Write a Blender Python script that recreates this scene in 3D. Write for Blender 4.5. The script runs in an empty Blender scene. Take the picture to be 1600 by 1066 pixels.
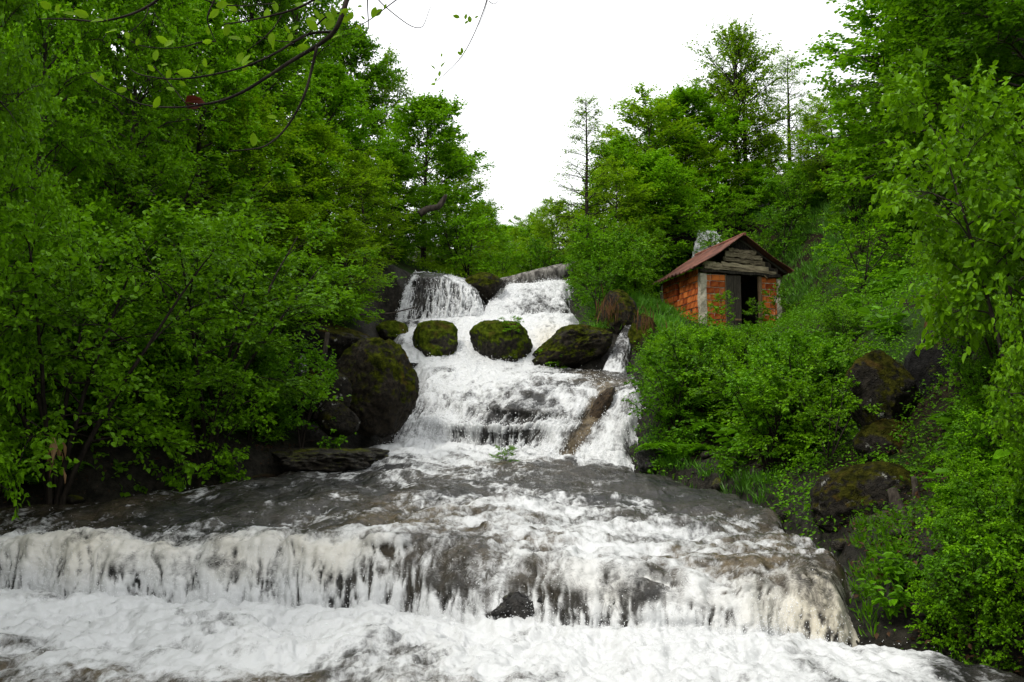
import bpy, math, random
import numpy as np
from mathutils import Vector, Matrix, kdtree

C = bpy.context.scene
COL = C.collection
R_ = math.radians

# ------------------------------------------------------------------ camera, sky, sun, exposure
LENS = 34.0
FPX = LENS / 36.0 * 1600.0
CAMZ = 1.7
PITCH = math.atan((690 - 533) / FPX)
cam = bpy.data.cameras.new('camera'); cam.lens = LENS; cam.sensor_width = 36.0
cam.clip_start = 0.05; cam.clip_end = 3000
camo = bpy.data.objects.new('camera', cam); COL.objects.link(camo)
camo.location = (0, 0, CAMZ); camo.rotation_euler = (math.pi / 2 + PITCH, 0, 0)
C.camera = camo

SUN_EL, SUN_AZ = R_(57), R_(238)          # azimuth from +Y towards +X
w = bpy.data.worlds.new('World'); C.world = w; w.use_nodes = True
nt = w.node_tree; nt.nodes.clear()
sky = nt.nodes.new('ShaderNodeTexSky'); sky.sky_type = 'NISHITA'; sky.sun_disc = False
sky.sun_elevation = SUN_EL; sky.sun_rotation = SUN_AZ; sky.dust_density = 6; sky.air_density = 1.0; sky.ozone_density = 0.5
mixn = nt.nodes.new('ShaderNodeMix'); mixn.data_type = 'RGBA'; mixn.inputs[0].default_value = 0.93
mixn.inputs[7].default_value = (9.3, 9.4, 9.5, 1)   # even cloud deck
bg = nt.nodes.new('ShaderNodeBackground'); bg.inputs[1].default_value = 0.10
wo = nt.nodes.new('ShaderNodeOutputWorld')
nt.links.new(sky.outputs[0], mixn.inputs[6]); nt.links.new(mixn.outputs[2], bg.inputs[0]); nt.links.new(bg.outputs[0], wo.inputs[0])

sl = bpy.data.lights.new('sun', 'SUN'); sl.energy = 1.5; sl.angle = R_(11); sl.color = (1.0, 0.965, 0.90)
so = bpy.data.objects.new('sun', sl); COL.objects.link(so)
sd = Vector((math.sin(SUN_AZ) * math.cos(SUN_EL), math.cos(SUN_AZ) * math.cos(SUN_EL), math.sin(SUN_EL)))
so.rotation_euler = sd.to_track_quat('Z', 'Y').to_euler(); so.location = (10, 10, 60)

C.view_settings.view_transform = 'Standard'; C.view_settings.look = 'None'
C.view_settings.exposure = 0.80; C.view_settings.gamma = 1.0; C.view_settings.use_curve_mapping = False
C.render.engine = 'CYCLES'
C.cycles.max_bounces = 6; C.cycles.diffuse_bounces = 2; C.cycles.glossy_bounces = 2
C.cycles.transmission_bounces = 4; C.cycles.transparent_max_bounces = 4
C.cycles.use_denoising = True; C.cycles.sample_clamp_indirect = 4.0
C.cycles.use_adaptive_sampling = False

rng = np.random.default_rng(7)
random.seed(7)
CP, SP = math.cos(PITCH), math.sin(PITCH)

def at(px, py, d):
    """A point of the photo (1600 x 1066) at the distance d along +Y."""
    r, u = px - 800.0, 533.0 - py
    y = FPX * CP - u * SP; z = FPX * SP + u * CP
    k = d / y
    return np.array((r * k, d, CAMZ + z * k))

def pxm(d):
    return FPX / d            # photo pixels per metre at the distance d

# ------------------------------------------------------------------ noise
_perm = np.random.default_rng(3).permutation(256).astype(np.int64)
_perm = np.concatenate([_perm, _perm, _perm])
_g = np.random.default_rng(4).normal(size=(256, 3)); _g /= np.linalg.norm(_g, axis=1)[:, None]

def perlin(x, y, z=0.0):
    x, y, z = np.broadcast_arrays(np.asarray(x, float), np.asarray(y, float), np.asarray(z, float))
    xi, yi, zi = np.floor(x).astype(np.int64), np.floor(y).astype(np.int64), np.floor(z).astype(np.int64)
    xf, yf, zf = x - xi, y - yi, z - zi
    f = lambda t: t * t * t * (t * (t * 6 - 15) + 10)
    u, v, s = f(xf), f(yf), f(zf)
    xi &= 255; yi &= 255; zi &= 255
    def g(a, b, c):
        h = _perm[_perm[_perm[(xi + a) & 255] + ((yi + b) & 255)] + ((zi + c) & 255)]
        gv = _g[h]
        return gv[..., 0] * (xf - a) + gv[..., 1] * (yf - b) + gv[..., 2] * (zf - c)
    l = lambda a, b, t: a + (b - a) * t
    return l(l(l(g(0, 0, 0), g(1, 0, 0), u), l(g(0, 1, 0), g(1, 1, 0), u), v),
             l(l(g(0, 0, 1), g(1, 0, 1), u), l(g(0, 1, 1), g(1, 1, 1), u), v), s)

def fbm(x, y, z=0.0, octv=4, gain=0.5, lac=2.03):
    a, s, n = 1.0, 0.0, 0.0
    for i in range(octv):
        s = s + a * perlin(x, y, np.asarray(z) + 7.3 * i); n += a
        a *= gain; x, y, z = x * lac, y * lac, np.asarray(z) * lac
    return s / n * 1.6

def ridged(x, y, z=0.0, octv=3, gain=0.5):
    a, s, n = 1.0, 0.0, 0.0
    for i in range(octv):
        s = s + a * (1 - np.abs(perlin(x, y, np.asarray(z) + 3.7 * i)) * 2.2); n += a
        a *= gain; x, y, z = x * 2.07, y * 2.07, np.asarray(z) * 2.07
    return s / n

def sstep(a, b, x):
    t = np.clip((x - a) / (b - a), 0, 1)
    return t * t * (3 - 2 * t)

# ------------------------------------------------------------------ mesh helpers
def mesh_np(name, V, F, attrs=None, smooth=False):
    """A mesh from vertex and face arrays (F: one array or a list of arrays of quads / tris)."""
    me = bpy.data.meshes.new(name)
    Fs = F if isinstance(F, list) else [F]
    Fs = [np.asarray(f, np.int32) for f in Fs if len(f)]
    V = np.asarray(V, np.float32)
    me.vertices.add(len(V)); me.vertices.foreach_set('co', V.ravel())
    nl = sum(f.size for f in Fs); npoly = sum(len(f) for f in Fs)
    me.loops.add(nl); me.polygons.add(npoly)
    me.loops.foreach_set('vertex_index', np.concatenate([f.ravel() for f in Fs]))
    tot = np.concatenate([np.full(len(f), f.shape[1], np.int32) for f in Fs])
    st = np.concatenate([[0], np.cumsum(tot)[:-1]]).astype(np.int32)
    me.polygons.foreach_set('loop_start', st)
    me.polygons.foreach_set('use_smooth', np.full(npoly, bool(smooth)))
    for k, a in (attrs or {}).items():
        a = np.asarray(a, np.float32)
        if a.ndim == 1:
            at_ = me.attributes.new(k, 'FLOAT', 'POINT'); at_.data.foreach_set('value', a)
        else:
            at_ = me.attributes.new(k, 'FLOAT_VECTOR', 'POINT'); at_.data.foreach_set('vector', a.ravel())
    me.update(calc_edges=True)
    return me

class MB:
    """Collects shapes, builds them as ONE mesh object."""
    def __init__(s): s.V = []; s.Q = []; s.T = []; s.n = 0; s.tone = []
    def add(s, V, Q=None, T=None, tone=0.5):
        V = np.asarray(V, float)
        if Q is not None and len(Q): s.Q.append(np.asarray(Q) + s.n)
        if T is not None and len(T): s.T.append(np.asarray(T) + s.n)
        s.V.append(V); s.n += len(V)
        s.tone.append(np.full(len(V), tone) if np.isscalar(tone) else np.asarray(tone))
        return s
    def box(s, c, size, M=None, jit=0.0):
        x, y, z = [q / 2 for q in size]
        V = np.array([(a * x, b * y, e * z) for e in (-1, 1) for b in (-1, 1) for a in (-1, 1)])
        if jit: V = V + rng.normal(0, jit, V.shape)
        if M is not None: V = V @ np.array(M.to_3x3()).T
        return s.add(V + np.array(c), [(0, 2, 3, 1), (4, 5, 7, 6), (0, 1, 5, 4), (2, 6, 7, 3), (0, 4, 6, 2), (1, 3, 7, 5)])
    def tube(s, P, r, n=6, cap=True):
        P = np.asarray(P, float); m = len(P)
        r = np.full(m, r) if np.isscalar(r) else np.asarray(r, float)
        t = np.gradient(P, axis=0); t /= np.linalg.norm(t, axis=1)[:, None] + 1e-9
        ref = np.array((0.31, 0.17, 0.93)) if abs(t[0][2]) < 0.9 else np.array((0.9, 0.2, 0.1))
        a = np.cross(t, ref); a /= np.linalg.norm(a, axis=1)[:, None] + 1e-9
        b = np.cross(t, a)
        th = np.arange(n) * 2 * math.pi / n
        V = P[:, None] + r[:, None, None] * (np.cos(th)[None, :, None] * a[:, None] + np.sin(th)[None, :, None] * b[:, None])
        V = V.reshape(-1, 3)
        i = np.arange(m - 1)[:, None] * n; j = np.arange(n)[None]; k = (j + 1) % n
        Q = np.stack([i + j, i + k, i + n + k, i + n + j], -1).reshape(-1, 4)
        T = []
        if cap:
            V = np.concatenate([V, P[:1], P[-1:]]); c0, c1 = m * n, m * n + 1
            T = [(c0, (q + 1) % n, q) for q in range(n)] + [(c1, (m - 1) * n + q, (m - 1) * n + (q + 1) % n) for q in range(n)]
        return s.add(V, Q, T)
    def mesh(s, name, smooth=False, **kw):
        F = []
        if s.Q: F.append(np.concatenate(s.Q))
        if s.T: F.append(np.concatenate(s.T))
        return mesh_np(name, np.concatenate(s.V), F, {'tone': np.concatenate(s.tone)}, smooth)
    def build(s, name, mat, parent=None, smooth=False):
        return obj(name, s.mesh(name, smooth), mat, parent)

def obj(name, me, mat=None, parent=None, loc=None):
    o = bpy.data.objects.new(name, me); COL.objects.link(o)
    if mat is not None and me is not None and len(me.materials) == 0: me.materials.append(mat)
    if parent is not None: o.parent = parent
    if loc is not None: o.location = loc
    return o

def tag(o, label=None, cat=None, group=None, kind=None):
    if label: o['label'] = label
    if cat: o['category'] = cat
    if group: o['group'] = group
    if kind: o['kind'] = kind
    return o

def empty(name, loc=(0, 0, 0), rz=0.0):
    o = bpy.data.objects.new(name, None); COL.objects.link(o)
    o.location = loc; o.rotation_euler = (0, 0, rz); o.empty_display_size = 0.2
    return o

def place(proto, loc, rz=0.0, sc=(1, 1, 1), label=None, cat=None, group=None, tilt=(0, 0)):
    """proto = (name, [(part name, mesh), ...]): a thing with its parts; meshes are shared."""
    o = empty(proto[0], loc, rz); o.rotation_euler = (tilt[0], tilt[1], rz); o.scale = sc
    for pn, me in proto[1]:
        c = bpy.data.objects.new(pn, me); COL.objects.link(c); c.parent = o
    return tag(o, label, cat, group)

# ------------------------------------------------------------------ materials
class NT:
    def __init__(s, name):
        s.m = bpy.data.materials.new(name); s.m.use_nodes = True
        s.t = s.m.node_tree; s.t.nodes.clear()
        s.out = s.t.nodes.new('ShaderNodeOutputMaterial')
    def n(s, typ, **kw):
        nd = s.t.nodes.new(typ)
        for k, v in kw.items(): setattr(nd, k, v)
        return nd
    def l(s, a, b): s.t.links.new(a, b)
    def sock(s, x, inp):
        if hasattr(x, 'is_linked') or hasattr(x, 'links'): s.l(x, inp)
        else: inp.default_value = x
    def noise(s, vec, scale, detail=5, rough=0.55, dist=0.0, out='Fac'):
        nd = s.n('ShaderNodeTexNoise'); nd.inputs['Scale'].default_value = scale
        nd.inputs['Detail'].default_value = detail; nd.inputs['Roughness'].default_value = rough
        nd.inputs['Distortion'].default_value = dist
        if vec is not None: s.l(vec, nd.inputs['Vector'])
        return nd.outputs[out]
    def math(s, op, a, b=0.0, clamp=False):
        nd = s.n('ShaderNodeMath', operation=op, use_clamp=clamp)
        s.sock(a, nd.inputs[0]); s.sock(b, nd.inputs[1]); return nd.outputs[0]
    def ramp(s, fac, a, b, lo=0.0, hi=1.0):
        nd = s.n('ShaderNodeMapRange', interpolation_type='SMOOTHSTEP'); s.sock(fac, nd.inputs[0])
        for i, v in zip((1, 2, 3, 4), (a, b, lo, hi)): nd.inputs[i].default_value = v
        return nd.outputs[0]
    def mix(s, f, a, b):
        nd = s.n('ShaderNodeMix', data_type='RGBA'); s.sock(f, nd.inputs[0])
        for x, i in ((a, 6), (b, 7)):
            if isinstance(x, tuple): nd.inputs[i].default_value = (*x, 1)
            else: s.l(x, nd.inputs[i])
        return nd.outputs[2]
    def bump(s, h, strength=0.5, dist=0.02, normal=None):
        nd = s.n('ShaderNodeBump'); nd.inputs['Strength'].default_value = strength; nd.inputs['Distance'].default_value = dist
        s.l(h, nd.inputs['Height'])
        if normal is not None: s.l(normal, nd.inputs['Normal'])
        return nd.outputs[0]
    def attr(s, name, out='Fac'):
        nd = s.n('ShaderNodeAttribute', attribute_name=name); return nd.outputs[out]
    def principled(s, col, rough=0.7, spec=0.5, normal=None):
        p = s.n('ShaderNodeBsdfPrincipled')
        if isinstance(col, tuple): p.inputs['Base Color'].default_value = (*col, 1)
        else: s.l(col, p.inputs['Base Color'])
        s.sock(rough, p.inputs['Roughness']); s.sock(spec, p.inputs['Specular IOR Level'])
        if normal is not None: s.l(normal, p.inputs['Normal'])
        return p
    def done(s, sh): s.l(sh, s.out.inputs[0]); return s.m
    def coord(s, which='Object'): return s.n('ShaderNodeTexCoord').outputs[which]
    def wpos(s): return s.n('ShaderNodeNewGeometry').outputs['Position']

def leaf_mat(name, dark, light, trans=0.4, gloss=0.35):
    k = NT(name)
    tone = k.attr('tone')
    oi = k.n('ShaderNodeObjectInfo').outputs['Random']
    nz = k.noise(k.wpos(), 0.55, 3)
    f = k.math('ADD', k.math('MULTIPLY', tone, 0.55), k.math('MULTIPLY', k.math('SUBTRACT', nz, 0.5), 1.1))
    f = k.math('ADD', f, k.math('MULTIPLY', k.math('SUBTRACT', oi, 0.5), 0.45))
    f = k.math('ADD', f, 0.34, True)
    col = k.mix(f, dark, light)
    p = k.principled(col, 0.45, gloss)
    tr = k.n('ShaderNodeBsdfTranslucent')
    tc = k.mix(0.5, col, tuple(min(1, c * 1.25) for c in light)); k.l(tc, tr.inputs[0])
    mx = k.n('ShaderNodeMixShader'); mx.inputs[0].default_value = trans
    k.l(p.outputs[0], mx.inputs[1]); k.l(tr.outputs[0], mx.inputs[2])
    return k.done(mx.outputs[0])

def bark_mat(name, a, b, scale=14.0):
    k = NT(name); c = k.coord()
    mp = k.n('ShaderNodeMapping'); mp.inputs['Scale'].default_value = (1, 1, 0.25); k.l(c, mp.inputs[0])
    nz = k.noise(mp.outputs[0], scale, 6, 0.65)
    col = k.mix(k.ramp(nz, 0.35, 0.68), a, b)
    return k.done(k.principled(col, 0.9, 0.2, k.bump(nz, 0.8, 0.02)).outputs[0])

def rock_mat(name, stone_a, stone_b, moss_amt=0.5, moss_a=(0.045, 0.055, 0.008), moss_b=(0.12, 0.13, 0.02), wet=0.55, lichen=0.0, spec=0.12):
    k = NT(name); c = k.wpos()
    n1 = k.noise(c, 2.2, 6, 0.6); n2 = k.noise(c, 14, 6, 0.65); n3 = k.noise(c, 60, 4, 0.6)
    col = k.mix(k.ramp(n2, 0.3, 0.7), stone_a, stone_b)
    vo = k.n('ShaderNodeTexVoronoi'); vo.feature = 'DISTANCE_TO_EDGE'; vo.inputs['Scale'].default_value = 3.2
    wob = k.n('ShaderNodeVectorMath', operation='ADD'); k.l(c, wob.inputs[0]); k.l(k.noise(c, 3.0, 5, out='Color'), wob.inputs[1])
    k.l(wob.outputs[0], vo.inputs['Vector'])
    crack = k.ramp(vo.outputs['Distance'], 0.0, 0.05)
    col = k.mix(k.math('MULTIPLY', k.math('SUBTRACT', 1.0, crack), 0.55), col, (0.012, 0.011, 0.009))
    if lichen:
        col = k.mix(k.math('MULTIPLY', k.ramp(k.noise(c, 5.0, 6, 0.7), 0.60, 0.66), lichen), col, (0.42, 0.42, 0.38))
    gz = k.n('ShaderNodeNewGeometry'); sx = k.n('ShaderNodeSeparateXYZ'); k.l(gz.outputs['Normal'], sx.inputs[0])
    m = k.math('ADD', k.math('MULTIPLY', sx.outputs[2], 0.55), k.math('MULTIPLY', k.math('SUBTRACT', n1, 0.5), 2.2))
    m = k.math('ADD', m, k.math('MULTIPLY', k.math('SUBTRACT', n2, 0.5), 0.7))
    mf = k.ramp(m, 0.62 - moss_amt, 0.95 - moss_amt)
    mcol = k.mix(k.ramp(k.noise(c, 7, 6, 0.7), 0.35, 0.7), moss_a, moss_b)
    mcol = k.mix(k.math('MULTIPLY', k.ramp(k.noise(c, 3.1, 4), 0.52, 0.7), 0.6), mcol, (0.075, 0.045, 0.014))
    col2 = k.mix(mf, col, mcol)
    rough = k.math('ADD', k.math('MULTIPLY', mf, 0.4), wet + 0.05, True)
    h = k.math('ADD', k.math('MULTIPLY', n2, 0.7), k.math('MULTIPLY', n3, 0.35))
    h = k.math('ADD', h, k.math('MULTIPLY', crack, 0.3))
    p = k.principled(col2, rough, k.math('SUBTRACT', spec, k.math('MULTIPLY', mf, spec * .8)), k.bump(h, 1.0, 0.07))
    return k.done(p.outputs[0])

def water_mat():
    k = NT('stream_water')
    foam = k.attr('foam'); brown = k.attr('brown'); cream = k.attr('cream')
    flow = k.attr('flow', 'Vector')
    c = k.wpos()
    fine = k.noise(c, 48, 6, 0.75); fine2 = k.noise(flow, 26, 5, 0.7)
    f = k.math('ADD', foam, k.math('MULTIPLY', k.math('SUBTRACT', fine, 0.5), 0.38))
    f = k.math('ADD', f, k.math('MULTIPLY', k.math('SUBTRACT', fine2, 0.5), 0.75))
    mask = k.ramp(f, 0.24, 0.84)
    fcol = k.mix(cream, (0.66, 0.67, 0.67), (0.60, 0.535, 0.39))
    fb = k.principled(fcol, 0.35, 0.4, k.bump(fine, 0.35, 0.02))
    tr = k.n('ShaderNodeBsdfTranslucent'); k.l(fcol, tr.inputs[0])
    fm = k.n('ShaderNodeMixShader'); fm.inputs[0].default_value = 0.12
    k.l(fb.outputs[0], fm.inputs[1]); k.l(tr.outputs[0], fm.inputs[2])
    bed = k.mix(k.ramp(k.noise(c, 3.5, 5, 0.6), 0.35, 0.65), (0.010, 0.010, 0.0095), (0.030, 0.028, 0.024))
    bedb = k.mix(k.ramp(k.noise(c, 6, 5, 0.6), 0.35, 0.65), (0.040, 0.028, 0.013), (0.135, 0.10, 0.052))
    wcol = k.mix(brown, bed, bedb)
    rip = k.math('ADD', k.noise(c, 16, 5, 0.6, 0.6), k.math('MULTIPLY', k.noise(c, 50, 3, 0.6), 0.4))
    wb = k.principled(wcol, 0.10, 0.5, k.bump(rip, 0.6, 0.05)); wb.inputs['IOR'].default_value = 1.33
    mx = k.n('ShaderNodeMixShader'); k.l(mask, mx.inputs[0]); k.l(wb.outputs[0], mx.inputs[1]); k.l(fm.outputs[0], mx.inputs[2])
    return k.done(mx.outputs[0])

def ground_mat():
    k = NT('bank_soil'); c = k.wpos()
    n1 = k.noise(c, 0.7, 5); n2 = k.noise(c, 9, 6, 0.65); n3 = k.noise(c, 40, 4, 0.65)
    soil = k.mix(k.ramp(n2, 0.3, 0.7), (0.006, 0.0045, 0.003), (0.024, 0.017, 0.009))
    green = k.mix(k.ramp(n3, 0.35, 0.65), (0.009, 0.022, 0.004), (0.03, 0.065, 0.008))
    col = k.mix(k.ramp(n1, 0.42, 0.62), soil, green)
    rock = k.mix(k.ramp(n2, 0.3, 0.7), (0.008, 0.0075, 0.006), (0.038, 0.034, 0.026))
    wet = k.attr('wet')
    col = k.mix(k.ramp(k.math('ADD', wet, k.math('MULTIPLY', k.math('SUBTRACT', n1, 0.5), 0.8)), 0.35, 0.6), col, rock)
    h = k.math('ADD', n2, k.math('MULTIPLY', n3, 0.5))
    rgh = k.math('SUBTRACT', 0.95, k.math('MULTIPLY', wet, 0.55))
    return k.done(k.principled(col, rgh, 0.10, k.bump(h, 1.0, 0.06)).outputs[0])

def plain(name, a, b, scale=10, rough=0.8, spec=0.3, bump=0.4, stretch=(1, 1, 1), world=False, var=0.7):
    k = NT(name); c = k.wpos() if world else k.coord()
    mp = k.n('ShaderNodeMapping'); mp.inputs['Scale'].default_value = stretch; k.l(c, mp.inputs[0])
    oi = k.n('ShaderNodeObjectInfo').outputs['Random']
    nz = k.noise(mp.outputs[0], scale, 6, 0.65)
    f = k.math('ADD', k.ramp(nz, 0.3, 0.7), k.math('MULTIPLY', k.math('SUBTRACT', oi, 0.5), var), True)
    return k.done(k.principled(k.mix(f, a, b), rough, spec, k.bump(nz, bump, 0.01)).outputs[0])

M_WATER = water_mat()
M_GROUND = ground_mat()
M_BOULDER = rock_mat('mossy_rock', (0.006, 0.005, 0.0035), (0.036, 0.028, 0.018), 0.58, (0.009, 0.012, 0.002), (0.068, 0.082, 0.006))
M_GREENROCK = rock_mat('green_mossy_rock', (0.008, 0.007, 0.005), (0.04, 0.034, 0.024), 0.84, (0.016, 0.026, 0.003), (0.095, 0.13, 0.009))
M_WETROCK = rock_mat('wet_rock', (0.006, 0.006, 0.0055), (0.034, 0.031, 0.027), 0.05, wet=0.30, spec=0.35)
M_BROWNROCK = rock_mat('brown_wet_rock', (0.012, 0.008, 0.005), (0.07, 0.047, 0.026), 0.1, wet=0.38)
M_SLAB = rock_mat('dark_slab_rock', (0.006, 0.005, 0.004), (0.05, 0.042, 0.03), 0.18, wet=0.45, spec=0.2)
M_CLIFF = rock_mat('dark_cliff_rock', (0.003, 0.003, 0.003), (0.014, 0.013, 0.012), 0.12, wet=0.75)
M_LICHEN = rock_mat('lichen_rock', (0.006, 0.005, 0.004), (0.030, 0.025, 0.018), 0.52, (0.009, 0.010, 0.002), (0.055, 0.055, 0.007), lichen=0.75)
M_BARK = bark_mat('grey_brown_bark', (0.016, 0.012, 0.009), (0.07, 0.058, 0.045))
M_BARKD = bark_mat('dark_bark', (0.009, 0.007, 0.005), (0.035, 0.027, 0.02))
M_LEAF = leaf_mat('spring_leaf', (0.024, 0.072, 0.002), (0.195, 0.44, 0.005), .36, .08)
M_LEAFY = leaf_mat('yellow_green_leaf', (0.048, 0.118, 0.003), (0.265, 0.47, 0.006), .36, .08)
M_LEAFD = leaf_mat('deep_green_leaf', (0.012, 0.045, 0.002), (0.10, 0.25, 0.004), .38, .08)
M_LEAFN = leaf_mat('hazel_leaf', (0.016, 0.058, 0.002), (0.18, 0.40, 0.005), 0.34, 0.15)
M_LEAFB = leaf_mat('bright_bush_leaf', (0.022, 0.075, 0.002), (0.20, 0.42, 0.005), .34, .12)
M_HERB = leaf_mat('herb_leaf', (0.012, 0.045, 0.002), (0.125, 0.32, 0.005), 0.35, 0.12)
M_GRASS = leaf_mat('grass_blade', (0.035, 0.10, 0.008), (0.12, 0.32, 0.02), 0.35, 0.3)
M_DEAD = leaf_mat('dead_leaf', (0.05, 0.022, 0.010), (0.20, 0.10, 0.045), 0.3, 0.2)
M_LITTER = leaf_mat('leaf_litter', (0.02, 0.011, 0.006), (0.085, 0.045, 0.022), 0.1, 0.1)
M_RED = leaf_mat('red_dead_leaf', (0.03, 0.007, 0.005), (0.10, 0.022, 0.010), 0.3, 0.2)
M_TAN = leaf_mat('tan_dead_grass', (0.14, 0.075, 0.03), (0.34, 0.21, 0.10), 0.3, 0.2)

# ------------------------------------------------------------------ water: lofted sheets, measured row by row
def gsm(A, sig, axis):
    if sig <= 0: return A
    r = max(1, int(sig * 3)); k = np.exp(-0.5 * (np.arange(-r, r + 1) / sig) ** 2); k /= k.sum()
    P = np.moveaxis(A, axis, 0)
    pad = np.concatenate([2 * P[:1] - P[r:0:-1], P, 2 * P[-1:] - P[-2:-r - 2:-1]], 0) if len(P) > r + 1 else np.concatenate([np.repeat(P[:1], r, 0), P, np.repeat(P[-1:], r, 0)], 0)
    out = sum(k[i] * pad[i:i + len(P)] for i in range(2 * r + 1))
    return np.moveaxis(out, 0, axis)

def loft(rows, nu, segs, su=None, sv=4.0):
    """rows: from near to far, each [(X, Y, Z, foam, brown, cream)...], the same number of columns. Returns grids (nv, nu, 6)."""
    D = np.array(rows, float)
    nc = D.shape[1]; uu = np.linspace(0, nc - 1, nu); i0 = np.clip(uu.astype(int), 0, nc - 2); t = (uu - i0)[None, :, None]
    A = D[:, i0] * (1 - t) + D[:, i0 + 1] * t
    A = gsm(A, su if su else nu / nc * 0.35, 1)
    out = []
    for r in range(len(rows) - 1):
        tt = np.linspace(0, 1, segs[r], endpoint=False)[:, None, None]
        out.append(A[r][None] * (1 - tt) + A[r + 1][None] * tt)
    out.append(A[-1][None])
    return gsm(np.concatenate(out, 0), sv, 0)

WATER_PTS = []
def water_sheet(name, G, seed, steep_amp=0.05, flat_amp=0.05, hole=0.0, label=None, edge_w=0.35, edge_d=0.30, ribs=0.5, wob=0.0, ledge=0.0, lstep=1.5, grain=1.0):
    P, foam, brown, cream = G[..., :3].copy(), G[..., 3], G[..., 4], G[..., 5]
    if wob:
        a = fbm(P[..., 0] * .75, P[..., 1] * .35, 4.4, 3); b = fbm(P[..., 0] * 1.5, P[..., 1] * 1.1, 8.8, 3); inn = sstep(6.6, 8.0, P[..., 1])
        P[..., 1] += wob * (a + .45 * b) * sstep(6.5, 7.5, P[..., 1]) * (1 - sstep(11.5, 14, P[..., 1])); P[..., 2] += wob * .30 * fbm(P[..., 0] * 1.1 + 5, P[..., 1] * 1.1, 2.2, 3) * inn
    nv, nu = foam.shape
    dv = np.gradient(P, axis=0); du = np.gradient(P, axis=1)
    N = np.cross(du, dv); N /= np.linalg.norm(N, axis=2)[..., None] + 1e-9
    N *= np.sign(N[..., 2:3] + 1e-6)
    lu = np.cumsum(np.linalg.norm(du, axis=2), 1).mean(0)[None].repeat(nv, 0)
    lv = np.cumsum(np.linalg.norm(dv, axis=2).mean(1))[:, None].repeat(nu, 1)
    WATER_PTS.append(P.reshape(-1, 3).copy())
    steep = gsm(gsm(sstep(0.12, 0.5, 1 - N[..., 2]), 2, 0), 2, 1)
    X, Y = P[..., 0], P[..., 1]
    z0 = seed * 11.7
    wu = lu + 0.12 * fbm(lu * 2.2, lv * 1.1, z0, 3)
    # falling water: long strands with ragged holes
    st = fbm(wu * 8, lv * 0.8, z0 + 5, 4, 0.6)
    rib = fbm(wu * 2.4, lv * 0.22, z0 + 51, 3)
    fil = ridged(wu * 8 + 0.3 * fbm(lu * 8, lv * 3, z0 + 3, 2), lv * 1.2, z0 + 9, 3, 0.6)
    spk = fbm(wu * 21, lv * 4.2, z0 + 2, 3, 0.55)
    clus = fbm(wu * 1.5, lv * 1.0, z0 + 1, 3)
    thin = ridged(wu * 13 + 0.5 * fbm(lu * 5, lv * 4, z0 + 13, 2), lv * 1.1, z0 + 19, 2, 0.6)
    curtain = foam + 0.55 * st + 0.5 * grain * (fil - 0.62) + 0.65 * grain * spk + 0.45 * clus + ribs * rib - 0.04 - hole
    curtain = np.maximum(curtain, sstep(0.72, 0.97, thin) * (0.35 + 0.55 * foam) * np.clip(foam * 6, 0, 1))
    if ledge:                                              # rock steps under the sheet
        hq = P[..., 2] * lstep + 0.55 * fbm(lu * .55, lv * .25, z0 + 61, 3) + 0.12 * fbm(lu * 3, lv * 1, z0 + 63, 2); fr = hq - np.floor(hq)
        stp = sstep(0, .55, fr) * (1 - sstep(.8, 1.0, fr)); curtain = curtain + ledge * 1.6 * (sstep(.72, .95, fr) - .9 * stp * (fr < .72) * (0.5 + clus))
    # flat water: churned foam, dark current, and foam flecks that also paint in glints
    yw = Y + 0.15 * fbm(X * 1.5, Y * 1.5, z0, 3)
    chop = fbm(X * 2.2, yw * 1.7, z0 + 4, 5, 0.6)
    bub = ridged(X * 3.5, yw * 2.6, z0 + 6, 4, 0.6)
    fleck = fbm(X * 13, yw * 8, z0 + 14, 3, 0.6)
    flat = foam * 1.15 - 0.13 + 0.65 * chop + 0.40 * fbm(X * .8, yw * .5, z0 + 71, 2) + 0.5 * (bub - 0.62) + (0.24 + 0.26 * (1 - sstep(.3, .5, foam))) * fleck
    fo = flat * (1 - steep) + curtain * steep
    fm = np.clip(fo, 0, 1.3)
    bil = 1 - np.abs(fbm(X * 2.3 + .4 * chop, yw * 1.7, z0 + 8, 5, 0.52)) * 1.8
    disp = (1 - steep) * (flat_amp * (0.2 + foam) * (bil - 0.4) + 0.04 * fbm(X * 1.6, yw * 1.3, z0 + 2, 3) + 0.022 * ridged(X * 5, yw * 7, z0 + 12, 3, 0.6) + 0.028 * fm * fleck + 0.004 * fm * fbm(X * 30, yw * 22, z0 + 41, 2))
    disp = disp + steep * steep_amp * (1.0 * st + 0.8 * (fil - 0.3) + 0.6 * spk + 0.12 * fbm(wu * 40, lv * 8, z0 + 43, 2) + 0.5 * fm + 0.9 * fbm(wu * 3, lv * 0.8, z0 + 21, 3) - 0.4)
    if ledge: disp = disp + steep * ledge * (sstep(.45, .9, fr) * (1 - sstep(.93, 1, fr)) + .5 * (1 - sstep(0, .3, fr)) - .4)
    wid = lu.max(); eu = np.minimum(lu, wid - lu) + edge_w * 0.5 * fbm(lu * 0 + lv * 2.3, lu * 0.3, z0 + 31, 3)
    P = P - np.array([0, 0, 1.0]) * (edge_d * (1 - sstep(0, edge_w, eu)))[..., None]
    edge = sstep(0, 0.02, np.linspace(0, 1, nv))[:, None]
    P2 = P + N * (disp * edge)[..., None]
    cr = np.clip(cream + 0.5 * fbm(lu * 1.4, lv * 0.7, z0 + 15, 3), 0, 1) * np.clip(cream * 3, 0, 1)
    br = np.clip(brown + 0.6 * fbm(X * 1.3, Y * 1.3, z0 + 16, 3) * np.clip(brown * 4, 0.15, 1), 0, 1)
    i = np.arange(nv - 1)[:, None] * nu + np.arange(nu - 1)[None]
    Q = np.stack([i, i + 1, i + nu + 1, i + nu], -1).reshape(-1, 4)
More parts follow.
